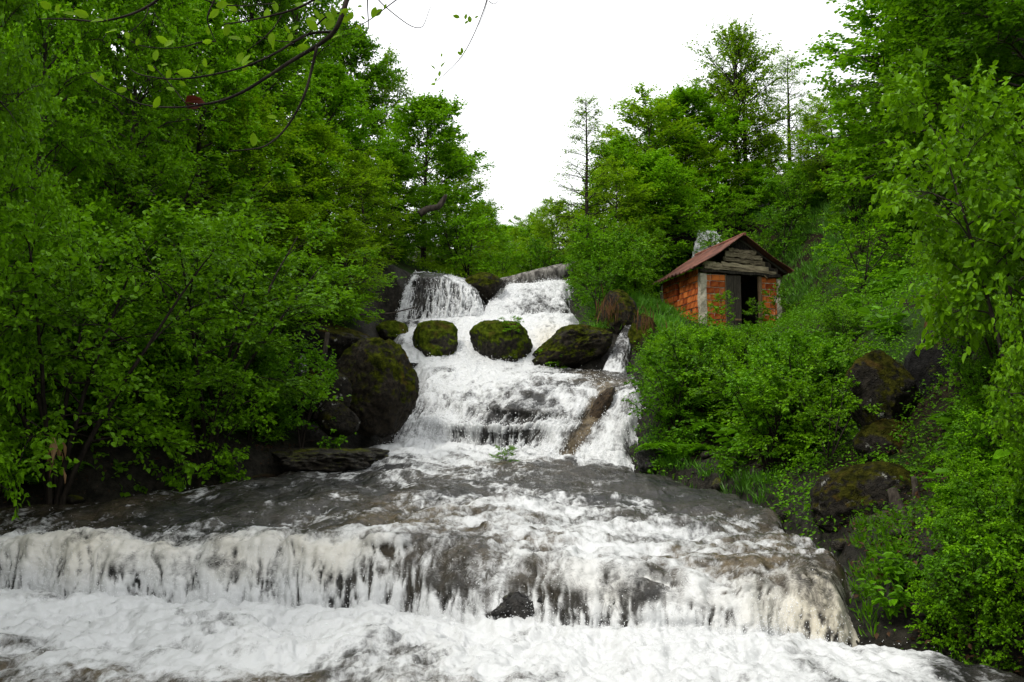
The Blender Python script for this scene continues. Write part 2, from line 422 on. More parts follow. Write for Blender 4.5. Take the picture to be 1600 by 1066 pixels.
    flow = np.stack([lu * 1.0 + .15 * steep * st, lv * (0.5 - 0.36 * steep), np.full_like(lu, z0)], -1).reshape(-1, 3)
    me = mesh_np(name, P2.reshape(-1, 3), Q, {'foam': fo.ravel(), 'brown': br.ravel(), 'cream': cr.ravel(), 'flow': flow}, True)
    o = obj(name, me, M_WATER)
    return tag(o, label, None, None, 'structure'), P2, fo, steep

def row(pts, foam, brown=0.0, cream=0.0):
    n = len(pts); s = lambda a: [a] * n if np.isscalar(a) else a
    return [(*at(*p), f, b, c) for p, f, b, c in zip(pts, s(foam), s(brown), s(cream))]

def zrow(xs, d, z, foam, brown=0.0, cream=0.0):
    n = len(xs); s = lambda a: [a] * n if np.isscalar(a) else a
    return [(x, dd, z, f, b, c) for x, dd, f, b, c in zip(xs, s(d), s(foam), s(brown), s(cream))]

def lerprow(a, b, t, foam=None, cream=None, tz=None):
    A, B = np.array(a), np.array(b); Cc = A * (1 - t) + B * t
    if tz is not None: Cc[:, 2] = A[:, 2] * (1 - tz) + B[:, 2] * tz
    if foam is not None: Cc[:, 3] = foam
    if cream is not None: Cc[:, 5] = cream
    return [tuple(r) for r in Cc]

# lower reach: pool, lower fall, rapids
A0 = zrow([-5.6, -4.4, -3.1, -1.9, -.8, .1, .8, 1.5, 4.2], 3.2, 0.0, [.36, .36, .28, .26, .34, .42, .5, .3, .0], [.6, .7, .8, .8, .7, .5, .3, .2, 0])
A1 = zrow([-5.8, -4.6, -3.3, -2.1, -.9, .2, 1.2, 2.1, 4.0], 5.9, 0.0, [.52, .42, .36, .34, .42, .56, .70, .45, .0], [.6, .7, .8, .8, .7, .5, .3, .2, 0])
A2 = zrow([-6.1, -4.7, -3.4, -2.1, -.9, .2, 1.2, 2.3, 3.9], [8.8, 8.5, 8.3, 8.2, 7.8, 7.3, 7.0, 7.0, 6.9], 0.05, [.85, .85, .8, .75, .8, .9, 1., .85, -.1])
Bb = row([(-130, 928, 10.6), (60, 936, 10.2), (230, 943, 9.9), (420, 950, 9.65), (600, 958, 9.4), (780, 986, 8.5), (960, 1005, 7.95), (1160, 1008, 7.85), (1347, 1012, 7.75)],
         [1, 1, 1, 1, 1, .95, 1., 1, .95])
Cc = row([(-120, 855, 11.05), (70, 844, 10.65), (240, 852, 10.35), (430, 850, 10.1), (610, 848, 9.85), (790, 878, 9.05), (960, 893, 8.55), (1165, 908, 8.4), (1350, 905, 8.25)],
         [.55, .9, .74, .68, .72, .46, .7, .6, .5], [0, 0, 0, 0, .3, .3, .1, .3, .2], [.15, .4, .35, .4, .3, .1, .2, .3, .8])
L1 = lerprow(Bb, Cc, 0.10, [.55, .95, .72, .66, .70, .42, .66, .8, .8], [0, .1, .05, 0, 0, 0, .1, .3, 1], 0.24)
L2 = lerprow(Bb, Cc, 0.35, [.45, .9, .56, .5, .54, .36, .56, .6, .8], [0, .3, .25, .3, .2, 0, .3, .3, 1], 0.58)
Dd = row([(-105, 838, 12.0), (85, 824, 11.5), (260, 832, 11.1), (440, 830, 10.9), (620, 826, 10.6), (800, 842, 9.9), (970, 868, 9.2), (1165, 875, 9.2), (1345, 878, 8.9)],
         [.45, .5, .22, .2, .45, .66, .7, .3, .25], [.1, .2, .1, .1, .7, .6, .5, .9, .3])
Ee = row([(-90, 815, 13.0), (130, 799, 12.7), (290, 797, 12.5), (450, 792, 12.3), (630, 790, 12.2), (800, 796, 11.8), (960, 828, 10.8), (1130, 834, 10.6), (1285, 845, 10.4)],
         [.24, .15, .15, .18, .42, .78, .62, .66, .34], [.2, .3, 0, 0, .5, .3, .1, .2, .3])
E2 = row([(20, 800, 13.3), (190, 786, 13.2), (330, 782, 13.2), (480, 776, 13.2), (645, 772, 13.1), (800, 776, 12.9), (955, 795, 12.2), (1110, 818, 11.5), (1240, 826, 11.3)],
         [.12, .14, .15, .18, .26, .34, .24, .4, .62], [.2, .2, 0, 0, .1, .1, .1, .2, .2])
Ff = row([(150, 787, 13.7), (280, 773, 13.8), (400, 766, 13.9), (520, 761, 14), (660, 758, 14), (800, 757, 14), (950, 768, 13.4), (1095, 781, 12.8), (1205, 792, 12.4)],
         [.08, .13, .18, .2, .26, .22, .16, .14, .24], [.2, .1, 0, 0, .1, .1, .1, .0, .1])
Gg = row([(330, 764, 14.8), (430, 750, 15.4), (520, 742, 15.8), (600, 737, 16), (700, 733, 16.2), (800, 733, 16.2), (900, 742, 15.8), (1000, 750, 15.4), (1110, 766, 15)],
         [.1, .2, .32, .44, .46, .22, .14, .13, .15], [.2, .1, 0, 0, .2, .3, .1, .0, .0])
Hh = row([(500, 739, 16.8), (550, 723, 17.4), (600, 713, 17.8), (660, 709, 18), (730, 709, 18), (800, 717, 17.7), (870, 728, 17.2), (940, 736, 16.8), (1010, 743, 16.5)],
         [.28, .5, .82, .95, .85, .46, .3, .25, .2], [.2, .1, 0, 0, .2, .5, .2, .2, .0])
Ii = row([(575, 702, 19.0), (620, 695, 19.3), (660, 693, 19.4), (705, 694, 19.2), (757, 701, 18.9), (812, 710, 18.5), (865, 719, 18.1), (925, 728, 17.7), (1000, 737, 17.3)],
         [.7, 1, 1, 1, 1, .95, .85, .8, .7])
G1 = loft([A0, A1, A2, Bb, L1, L2, Cc, Dd, Ee, E2, Ff, Gg, Hh, Ii], 460, [40, 70, 60, 34, 34, 34, 30, 44, 28, 28, 38, 40, 36], 9, 4)
_, PW1, FW1, SW1 = water_sheet('water', G1, 1, 0.036, 0.11, 0.0, edge_w=0.3, edge_d=0.35, wob=.55, ribs=.35, grain=1.5)

# main fall over the wide rock face
tops = [652, 680, 712, 755, 815, 885, 926, 942, 954, 964, 1006]
foot = [600, 632, 665, 705, 757, 812, 862, 877, 889, 898, 988]
def mrow(t, ys, ds, foam, **k):
    return row([(f + (a - f) * t, y, d) for f, a, y, d in zip(foot, tops, ys, ds)], foam, **k)
bs = [0] * 6 + [.1, .9, .9, .1, 0]
F0 = mrow(0, [706, 700, 698, 699, 706, 714, 721, 724, 727, 728, 738], [19.2, 19.3, 19.4, 19.2, 18.8, 18.4, 18, 17.95, 17.85, 17.75, 17.3], [1, 1, 1, 1, .9, .9, .9, .5, .5, .95, .95], brown=bs)
F1 = mrow(.3, [668, 666, 664, 664, 670, 678, 685, 688, 692, 693, 702], [19.8, 19.9, 19.75, 19.4, 18.95, 18.65, 18.4, 18.35, 18.25, 18.15, 17.7], [.75, .85, .9, .8, .45, .52, .75, .22, .2, .75, .7], brown=bs)
F2 = mrow(.65, [632, 630, 630, 634, 640, 645, 650, 652, 655, 656, 660], [20.3, 20.4, 20.2, 19.7, 19.15, 18.9, 18.8, 18.85, 18.75, 18.65, 18.2], [.6, .8, .85, .75, .42, .48, .72, .22, .2, .72, .65], brown=bs)
F3 = mrow(1, [602, 600, 602, 610, 607, 606, 608, 610, 613, 614, 612], [20.9, 20.9, 20.8, 20.4, 20.1, 19.8, 19.6, 19.5, 19.3, 19.2, 18.8], [.5, .7, .85, .85, .6, .6, .68, .25, .22, .6, .75], brown=bs)
F4 = row(list(zip([650, 685, 718, 762, 815, 875, 915, 930, 950, 965, 1008], [578, 578, 580, 586, 588, 590, 592, 593, 595, 597, 602], [21.6, 21.6, 21.5, 21.3, 21, 20.8, 20.6, 20.5, 20.4, 20.2, 19.5])),
         [.55, .7, .95, .85, .5, .55, .45, .3, .2, .25, .35], [0, 0, 0, 0, .1, .2, .4, .5, .5, .3, .2])
F5 = row(list(zip([635, 685, 725, 765, 815, 865, 900, 925, 950, 970, 1000], [563, 566, 566, 568, 572, 576, 578, 580, 582, 584, 590], [22.7, 22.7, 22.7, 22.7, 22.6, 22.4, 22.3, 22.2, 22.1, 22, 21])),
         [.9, .95, 1, .95, .75, .5, .35, .3, .35, .3, .2], [0, 0, 0, 0, 0, .1, .3, .3, .3, .3, .3])
G2 = loft([F0, F1, F2, F3, F4, F5], 360, [60, 56, 50, 40, 34], 6, 4)
_, PW2, FW2, SW2 = water_sheet('waterfall', G2, 2, 0.10, 0.10, 0.08, edge_w=0.3, ribs=.6, ledge=.20, lstep=1.9)

# chutes between the boulders
U0 = row([(608, 565, 22.6), (660, 568, 22.6), (710, 569, 22.6), (740, 569, 22.6), (790, 572, 22.5), (830, 574, 22.5), (880, 578, 22.4)], 1.0)
U1 = row([(606, 532, 23.6), (655, 534, 23.6), (712, 536, 23.6), (742, 536, 23.5), (790, 536, 23.5), (845, 536, 23.5), (890, 540, 23.5)], [.6, .7, .95, 1, 1, .95, .8], 0, [0, 0, .1, .1, .1, .4, .3])
U2 = row([(608, 508, 24.6), (660, 504, 24.6), (712, 504, 24.5), (745, 504, 24.5), (800, 504, 24.5), (870, 508, 24.5), (905, 510, 24.5)], [.5, .6, .8, 1, 1, .95, .6], 0, [0, 0, 0, 0, .1, .3, .1])
U3 = row([(612, 497, 25.3), (660, 495, 25.3), (712, 495, 25.3), (750, 494, 25.4), (810, 492, 25.6), (875, 492, 25.7), (905, 492, 25.7)], [.8, .8, .95, 1, 1, .95, .7])
G3 = loft([U0, U1, U2, U3], 240, [60, 50, 24], 6, 4)
_, PW3, FW3, SW3 = water_sheet('waterfall', G3, 3, 0.12, 0.08, 0.10, ledge=.16, lstep=2.2)

# upper left fall
V0 = row([(616, 504, 25.0), (632, 504, 24.9), (650, 503, 24.85), (690, 499, 24.9), (725, 496, 25.0), (762, 492, 25.2)], [.9, .9, .5, .9, 1, 1])
V1 = row([(626, 472, 25.2), (638, 470, 25.1), (655, 468, 25.05), (690, 468, 25.1), (728, 471, 25.2), (757, 476, 25.4)], [.85, .8, .18, .55, .62, .72])
V2 = row([(635, 440, 25.5), (645, 436, 25.4), (660, 433, 25.3), (692, 436, 25.35), (728, 447, 25.6), (752, 461, 25.8)], [.85, .75, .12, .58, .62, .55])
V3 = row([(640, 431, 26.1), (648, 428, 26.1), (662, 427, 26.1), (695, 430, 26.1), (728, 440, 26.4), (750, 454, 26.6)], [.7, .6, .25, .45, .5, .5])
V4 = row([(640, 429, 27.5), (648, 427, 27.5), (662, 426, 27.5), (695, 429, 27.5), (728, 437, 27.8), (750, 450, 28)], .3)
G4 = loft([V0, V1, V2, V3, V4], 210, [70, 64, 26, 14], 4, 4)
_, PW4, FW4, SW4 = water_sheet('waterfall', G4, 4, 0.09, 0.05, 0.05, edge_w=.22, edge_d=.25)

# upper right fall
X0 = row([(725, 500, 25.1), (770, 499, 25.2), (815, 500, 25.3), (860, 502, 25.4), (905, 504, 25.4)], [1, 1, .9, .8, .7])
X1 = row([(742, 486, 25.5), (783, 481, 25.7), (824, 481, 25.8), (862, 484, 25.9), (903, 487, 25.9)], [1, .8, .55, .55, .45])
X2 = row([(752, 476, 26.1), (788, 467, 26.5), (827, 463, 26.7), (863, 464, 26.8), (903, 468, 26.8)], [1, .95, .7, .75, .55])
X3 = row([(780, 453, 27.0), (805, 450, 27.2), (830, 449, 27.4), (863, 446, 27.6), (903, 447, 27.6)], [.95, .95, .9, .9, .75])
X4 = row([(786, 447, 28.2), (808, 446, 28.4), (832, 445, 28.6), (863, 442, 28.8), (903, 441, 28.8)], [.9, .9, .8, .9, .8], 0, .15)
X5 = row([(770, 446, 31), (800, 445, 31), (832, 444, 31), (863, 441, 31), (903, 440, 31)], .6)
G5 = loft([X0, X1, X2, X3, X4, X5], 220, [44, 50, 44, 30, 12], 5, 3)
_, PW5, FW5, SW5 = water_sheet('waterfall', G5, 5, 0.13, 0.08, 0.08, edge_w=.4, edge_d=.5, ledge=.2, lstep=2.2)

# side chute below the hut, trickle in the left hollow, jet in the dark cliff behind the hut
S0 = row([(938, 584, 22.3), (952, 585, 22.2), (966, 585, 22.2), (978, 584, 22.3)], [.7, .8, .8, .5])
S1 = row([(952, 550, 22.9), (963, 551, 22.8), (974, 551, 22.8), (983, 549, 22.9)], .45)
S2 = row([(966, 522, 23.5), (974, 522, 23.5), (981, 521, 23.5), (987, 519, 23.5)], .48)
S3 = row([(979, 506, 24.3), (982, 505, 24.3), (985, 505, 24.3), (988, 504, 24.3)], .5)
water_sheet('waterfall', loft([S0, S1, S2, S3], 60, [70, 60, 30], 3, 3), 6, 0.05, 0.03, 0.0, edge_w=.06, edge_d=.1)
T0 = row([(458, 603, 18.6), (464, 603, 18.6), (470, 600, 18.6)], [.2, .5, .2])
T1 = row([(466, 580, 18.9), (473, 580, 18.9), (482, 578, 18.9)], .4)
T2 = row([(469, 556, 19.2), (473, 555, 19.2), (477, 556, 19.2)], .6)
water_sheet('waterfall', loft([T0, T1, T2], 30, [40, 40], 2, 3), 7, 0.02, 0.02, 0.1, edge_w=.04, edge_d=.05)
J0 = row([(1078, 410, 36.0), (1100, 411, 35.9), (1125, 409, 36.0)], [1.6, 1.6, 1.6])
J1 = row([(1090, 380, 36.3), (1106, 380, 36.1), (1126, 380, 36.3)], 1.6)
J2 = row([(1095, 368, 36.5), (1107, 366, 36.3), (1121, 369, 36.5)], 1.5)
J3 = row([(1097, 364, 37.2), (1107, 362, 37.2), (1120, 365, 37.2)], 1.4)
water_sheet('waterfall', loft([J0, J1, J2, J3], 50, [36, 24, 16], 2, 3), 8, 0.30, 0.12, -0.6, edge_w=.1, edge_d=.1)

# ------------------------------------------------------------------ ground: one sheet through the banks
ctrl = []
for rws, dz in (([A0, A1, A2, Bb, Cc, Ee, Ff, Gg, Hh, Ii], 0), ([F1, F3, F4, F5], 0), ([U1, U2], 0), ([V0, V1, V2, V4], 0), ([X1, X3, X5], 0)):
    for r in rws:
        ctrl.append((r[0][0], r[0][1], r[0][2] + 0.06)); ctrl.append((r[-1][0], r[-1][1], r[-1][2] + 0.06))
        m = r[len(r) // 2]; ctrl.append((m[0], m[1], m[2] - 0.25))
hand = [(-8, 3, 1.2), (-13, 3, 4), (-7.2, 8, 1.3), (-11, 8, 4.5), (-7.0, 12, 2.4), (-10.5, 12, 5.2), (-20, 10, 9.5), (-6.0, 15, 2.3), (-9.5, 16, 5.5),
        (-5.0, 19, 3.1), (-9, 20, 6.8), (-20, 20, 14), (-4.4, 23, 5.0), (-4.0, 26, 6.4), (-8, 26, 8.8), (-3.6, 30, 7.3), (-8, 32, 10.2), (-18, 34, 17), (-4, 45, 9),
        (-12, 48, 14.5), (-28, 50, 24), (0, 40, 7.6), (0, 60, 10.5), (0, 100, 17), (-30, 100, 30), (32, 100, 32), (-50, 20, 28), (-60, 80, 42), (60, 80, 44), (60, 20, 34),
        (3.4, 6, .3), (4.2, 8, .75), (6.0, 8, 2.4), (9.5, 8, 5.5), (5, 3, .8), (9, 2, 4), (4.4, 11, 1.2), (6.0, 12, 2.9), (9, 12, 5.8), (14, 12, 10), (4.2, 14.5, 1.6),
        (4.6, 17, 2.5), (7, 17, 4.0), (4.0, 20, 2.9), (6.5, 21, 4.0), (9.5, 21, 5.6), (16, 22, 11), (3.6, 24, 4.2), (5.5, 25.5, 4.5), (7.2, 28, 4.75), (6, 30, 4.95), (8.7, 30.5, 5.05),
        (5.2, 33.5, 5.2), (8.4, 34, 5.4), (9.6, 28, 6.5), (10.2, 31, 7.4), (11.4, 34, 9.4), (12.3, 26, 7.8), (13, 42, 12.6), (8, 39, 10.2), (5.4, 38, 8.2), (4.3, 33.5, 6.6),
        (3.0, 30.5, 6.4), (2.9, 26.5, 5.6), (2.6, 35, 7.4), (6, 50, 11.5), (20, 50, 19), (24, 34, 18), (18, 30, 12.5), (0, -6, -.3), (-6, -6, .2), (6, -6, .4), (-14, -6, 4), (14, -6, 5), (0, 2, -.5),
        (0, 220, 40), (-120, 120, 60), (120, 120, 60), (-120, -30, 30), (120, -30, 30), (0, -40, 0)]
ctrl = np.array(ctrl + hand, float)
def _tps(r2): return 0.5 * r2 * np.log(r2 + 1e-9)
_K = _tps(((ctrl[:, None, :2] - ctrl[None, :, :2]) ** 2).sum(-1)) + np.eye(len(ctrl)) * 0.25
_Pm = np.c_[np.ones(len(ctrl)), ctrl[:, :2]]
_Am = np.block([[_K, _Pm], [_Pm.T, np.zeros((3, 3))]])
_wt = np.linalg.solve(_Am, np.concatenate([ctrl[:, 2], np.zeros(3)]))
def tps(x, y):
    x, y = np.asarray(x, float), np.asarray(y, float); sh = x.shape
    q = np.stack([x.ravel(), y.ravel()], 1); out = np.zeros(len(q))
    for i in range(0, len(q), 8000):
        qq = q[i:i + 8000]
        out[i:i + 8000] = _tps(((qq[:, None] - ctrl[None, :, :2]) ** 2).sum(-1)) @ _wt[:-3] + _wt[-3] + qq @ _wt[-2:]
    return out.reshape(sh)

WP = np.concatenate(WATER_PTS)[::5]
kd = kdtree.KDTree(len(WP))
for i, p in enumerate(WP): kd.insert((p[0], p[1], 0), i)
kd.balance()
def G(x, y):
    """Height of the finished ground, and how near the water it is."""
    x, y = np.atleast_1d(np.asarray(x, float)), np.atleast_1d(np.asarray(y, float))
    z = tps(x, y)
    z = z + 0.16 * fbm(x * 0.6, y * 0.6, 2.0, 4) + 0.05 * fbm(x * 2.6, y * 2.6, 5.0, 3)
    d = np.full(x.shape, 9.0); fl = z.ravel(); dd = d.ravel(); xr, yr = x.ravel(), y.ravel()
    for i in range(len(fl)):
        if -8 < xr[i] < 10 and yr[i] < 40:
            co, j, ds = kd.find((xr[i], yr[i], 0)); dd[i] = ds
            if ds < 0.6:
                lim = WP[j][2] - (0.22 if ds < 0.18 else 0.22 - (ds - .18) * 0.9)
                fl[i] = min(fl[i], lim) if ds < 0.18 else min(fl[i], lim + (ds - .18) * 2.0)
    return fl.reshape(x.shape), dd.reshape(x.shape)
def gz(x, y): return float(G([x], [y])[0][0])

def axis(lo, a, b, hi, n_in, n_out):
    l = a - (np.linspace(0, 1, n_out) ** 2.2)[::-1] * (a - lo); h = b + (np.linspace(0, 1, n_out) ** 2.2) * (hi - b)
    return np.concatenate([l[:-1], np.linspace(a, b, n_in), h[1:]])
gx = axis(-160, -11, 13, 160, 230, 26); gy = axis(-45, 1, 44, 300, 300, 26)
GX, GY = np.meshgrid(gx, gy)
GZ, GD = G(GX, GY)
ni, nj = GX.shape
ii = np.arange(ni - 1)[:, None] * nj + np.arange(nj - 1)[None]
GV = np.stack([GX, GY, GZ], -1).reshape(-1, 3)
wet = np.clip(1.15 - GD / 1.1, 0, 1)
ground = obj('ground', mesh_np('ground', GV, np.stack([ii, ii + 1, ii + nj + 1, ii + nj], -1).reshape(-1, 4), {'wet': wet.ravel()}, True), M_GROUND)
tag(ground, 'dark earth and rock banks of the stream', None, None, 'structure')
# fast lookup for planting
from bisect import bisect
def gq(x, y):
    x, y = np.asarray(x, float), np.asarray(y, float)
    i = np.clip(np.searchsorted(gx, x) - 1, 0, len(gx) - 2); j = np.clip(np.searchsorted(gy, y) - 1, 0, len(gy) - 2)
    tx = (x - gx[i]) / (gx[i + 1] - gx[i]); ty = (y - gy[j]) / (gy[j + 1] - gy[j])
    f = lambda A: (A[j, i] * (1 - tx) + A[j, i + 1] * tx) * (1 - ty) + (A[j + 1, i] * (1 - tx) + A[j + 1, i + 1] * tx) * ty
    return f(GZ), f(GD)

# ------------------------------------------------------------------ boulders and rock outcrops
def ico(sub):
    import bmesh
    bm = bmesh.new(); bmesh.ops.create_icosphere(bm, subdivisions=sub, radius=1.0)
    V = np.array([v.co[:] for v in bm.verts]); F = np.array([[v.index for v in f.verts] for f in bm.faces]); bm.free()
    return V, F
_ICO = {5: ico(5), 6: ico(6), 4: ico(4)}

def boulder(name, px, py, d, wpx, hpx, mat, label, depth=0.9, seed=0, sub=5, rough=1.0, cuts=5, lean=0.0, cat='boulder', roll=0.0, flat=0.0):
    V, F = _ICO[sub]; r = np.random.default_rng(seed)
    N = V.copy(); P = V.copy()
    for _ in range(cuts):                                  # planar facets
        n = r.normal(size=3); n[2] *= 0.7; n /= np.linalg.norm(n); h = r.uniform(0.62, 0.86)
        s = P @ n; P = P - np.where(s > h, (s - h) * 0.85, 0)[:, None] * n
    if flat: P[:, 2] = np.where(P[:, 2] > flat, flat + (P[:, 2] - flat) * 0.25, P[:, 2])
    q = P * 1.3 + seed * 3.1
    P = P + N * (rough * (0.20 * fbm(q[:, 0], q[:, 1], q[:, 2], 4, 0.5) + 0.10 * (ridged(q[:, 0] * 3, q[:, 1] * 3, q[:, 2] * 3, 3) - .4) + 0.03 * fbm(q[:, 0] * 7, q[:, 1] * 7, q[:, 2] * 7, 3)))[:, None]
    P[:, 0] += lean * P[:, 2]
    if roll:
        c, s = math.cos(roll), math.sin(roll); P = np.stack([P[:, 0] * c - P[:, 2] * s, P[:, 1], P[:, 0] * s + P[:, 2] * c], 1)
    ext = (P.max(0) - P.min(0)) / 2; P = (P - (P.max(0) + P.min(0)) / 2) / ext
    a, c = wpx / 2 / pxm(d), hpx / 2 / pxm(d)
    P = P * np.array((a, a * depth, c))
    o = obj(name, mesh_np(name, P, F, None, True), mat, None, at(px, py, d))
    return tag(o, label, cat)

boulder('boulder', 584, 606, 19.0, 142, 156, M_BOULDER, 'huge round mossy boulder left of the main fall', 0.9, 111, 6, 1.0, 7)
boulder('boulder', 508, 618, 17.9, 84, 90, M_LICHEN, 'small dark boulder with pale patches tucked left of the huge round one', 0.9, 12, 5, 1.0, 5)
boulder('boulder', 530, 654, 17.6, 66, 60, M_LICHEN, 'low boulder at the foot of the huge round boulder, by the flat bank', 0.9, 13, 5, 1.0, 5)
boulder('boulder', 520, 535, 20.6, 130, 66, M_LICHEN, 'wide boulder under the leafy branches behind the huge round boulder', 1.0, 14, 5, 1.0, 5)
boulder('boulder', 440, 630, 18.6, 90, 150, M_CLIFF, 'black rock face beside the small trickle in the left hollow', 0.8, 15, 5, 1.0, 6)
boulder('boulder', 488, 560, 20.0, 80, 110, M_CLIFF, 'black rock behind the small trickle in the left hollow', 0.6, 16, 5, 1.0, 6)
boulder('boulder', 680, 537, 23.25, 74, 76, M_GREENROCK, 'square mossy boulder under the upper left fall, left of two in mid stream', 0.8, 217, 5, 1.0, 8, flat=0.75)
boulder('boulder', 783, 540, 23.05, 100, 80, M_GREENROCK, 'broad mossy boulder with a plant on it, in the middle of the upper chutes', 0.8, 318, 5, 1.0, 7, flat=0.8)
boulder('boulder', 889, 548, 22.9, 142, 86, M_BOULDER, 'sloping mossy boulder right of the upper chutes, above the rock ledge', 0.9, 19, 6, 1.1, 8, 0.45)
boulder('boulder', 755, 450, 26.6, 66, 48, M_BOULDER, 'mossy rock at the top of the falls, left of the fallen log', 0.9, 20, 5, 0.7, 5)
boulder('boulder', 965, 520, 24.6, 74, 140, M_BOULDER, 'tall mossy outcrop left of the narrow side chute', 1.0, 21, 6, 0.7, 5, cat='rock outcrop')
boulder('boulder', 1006, 540, 23.4, 54, 104, M_BOULDER, 'mossy outcrop right of the narrow side chute, below the hut', 1.1, 22, 5, 0.8, 5, cat='rock outcrop')
boulder('boulder', 612, 520, 24.2, 56, 40, M_GREENROCK, 'small green rock at the left edge of the upper fall', 0.9, 23, 4, 0.8, 5)
boulder('rock', 812, 960, 8.75, 92, 70, M_WETROCK, 'dark wet rock standing in the middle of the lower fall', 0.7, 24, 5, 1.7, 9, cat='rock')
boulder('rock', 786, 980, 8.6, 36, 36, M_WETROCK, 'smallest wet rock, just left of the dark rock standing in the lower fall', 0.7, 25, 5, 1.2, 7, cat='rock')
boulder('rock', 880, 938, 8.7, 84, 36, M_WETROCK, 'low black rock to the right of the dark rock in the lower fall', 0.7, 26, 5, 1.2, 7, cat='rock')
boulder('rock', 921, 668, 19.0, 84, 126, M_BROWNROCK, 'narrow brown wet rock rib between two streams of the main fall', 0.5, 27, 5, 1.3, 7, 1.7, cat='rock')
boulder('rock', 1022, 722, 17.0, 58, 44, M_WETROCK, 'black wet rock at the right foot of the main fall', 0.9, 28, 5, 1.0, 7, cat='rock')
boulder('boulder', 1378, 622, 12.6, 112, 150, M_LICHEN, 'tall mossy boulder high on the right bank among the shrubs', 0.9, 29, 6, 0.8, 5)
boulder('boulder', 1392, 700, 12.2, 116, 92, M_LICHEN, 'pale lichened rock between the two mossy boulders of the right bank', 0.8, 34, 5, 1.0, 6)
boulder('boulder', 1366, 795, 10.9, 184, 146, M_LICHEN, 'broad mossy boulder low on the right bank by the water', 0.9, 30, 6, 0.8, 5)
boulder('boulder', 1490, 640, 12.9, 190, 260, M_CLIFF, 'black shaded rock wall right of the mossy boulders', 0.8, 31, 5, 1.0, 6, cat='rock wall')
boulder('rock', 505, 722, 17.2, 210, 46, M_SLAB, 'flat wet rock slab on the left bank below the huge boulder', 1.3, 32, 6, 1.3, 6, cat='rock slab', flat=0.3)
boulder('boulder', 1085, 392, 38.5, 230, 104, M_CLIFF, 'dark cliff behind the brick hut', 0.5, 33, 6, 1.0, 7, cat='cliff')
boulder('boulder', 1330, 270, 37.0, 130, 50, M_LICHEN, 'grey rock showing through the slope under the trees, upper right', 0.6, 35, 5, 1.0, 7, cat='rock')
boulder('rock', 400, 745, 16.2, 70, 12, M_BROWNROCK, 'thin brown stone at the waterline of the left bank', 1.0, 36, 4, 1.0, 6, cat='rock')
boulder('rock', 210, 792, 12.9, 90, 14, M_BROWNROCK, 'low brown stone in the shallows of the left bank', 1.0, 37, 4, 1.0, 6, cat='rock')

# ------------------------------------------------------------------ leaves and trees
def unit(a): return a / (np.linalg.norm(a, axis=-1, keepdims=True) + 1e-9)

def leaf_cards(P, D, N, size, shape='rhomb', width=0.62, fold=0.22):
    """Folded leaves at P, pointing along D, facing N."""
    n = len(P); size = np.broadcast_to(np.asarray(size, float), (n,))[:, None]
    D = unit(D); S = unit(np.cross(D, N)); N = unit(np.cross(S, D))
    if shape == 'rhomb':
        V = np.stack([P, P + size * (0.48 * D + 0.5 * width * S + fold * 0.5 * N), P + size * D - 0.08 * size * N, P + size * (0.48 * D - 0.5 * width * S + fold * 0.5 * N)], 1)
        b = np.arange(n)[:, None] * 4
        F = np.concatenate([b + np.array([[0, 1, 2]]), b + np.array([[0, 2, 3]])])
        m = 4
    else:
        w = 0.5 * width
        V = np.stack([P, P + size * (0.26 * D + w * S + fold * .5 * N), P + size * (0.68 * D + 0.86 * w * S + fold * .35 * N), P + size * (1.0 * D - 0.12 * N),
                      P + size * (0.68 * D - 0.86 * w * S + fold * .35 * N), P + size * (0.26 * D - w * S + fold * .5 * N)], 1)
        b = np.arange(n)[:, None] * 6
        F = np.concatenate([b + np.array([[0, 1, 2, 3]]), b + np.array([[0, 3, 4, 5]])])
        m = 6
    return V.reshape(-1, 3), F, m

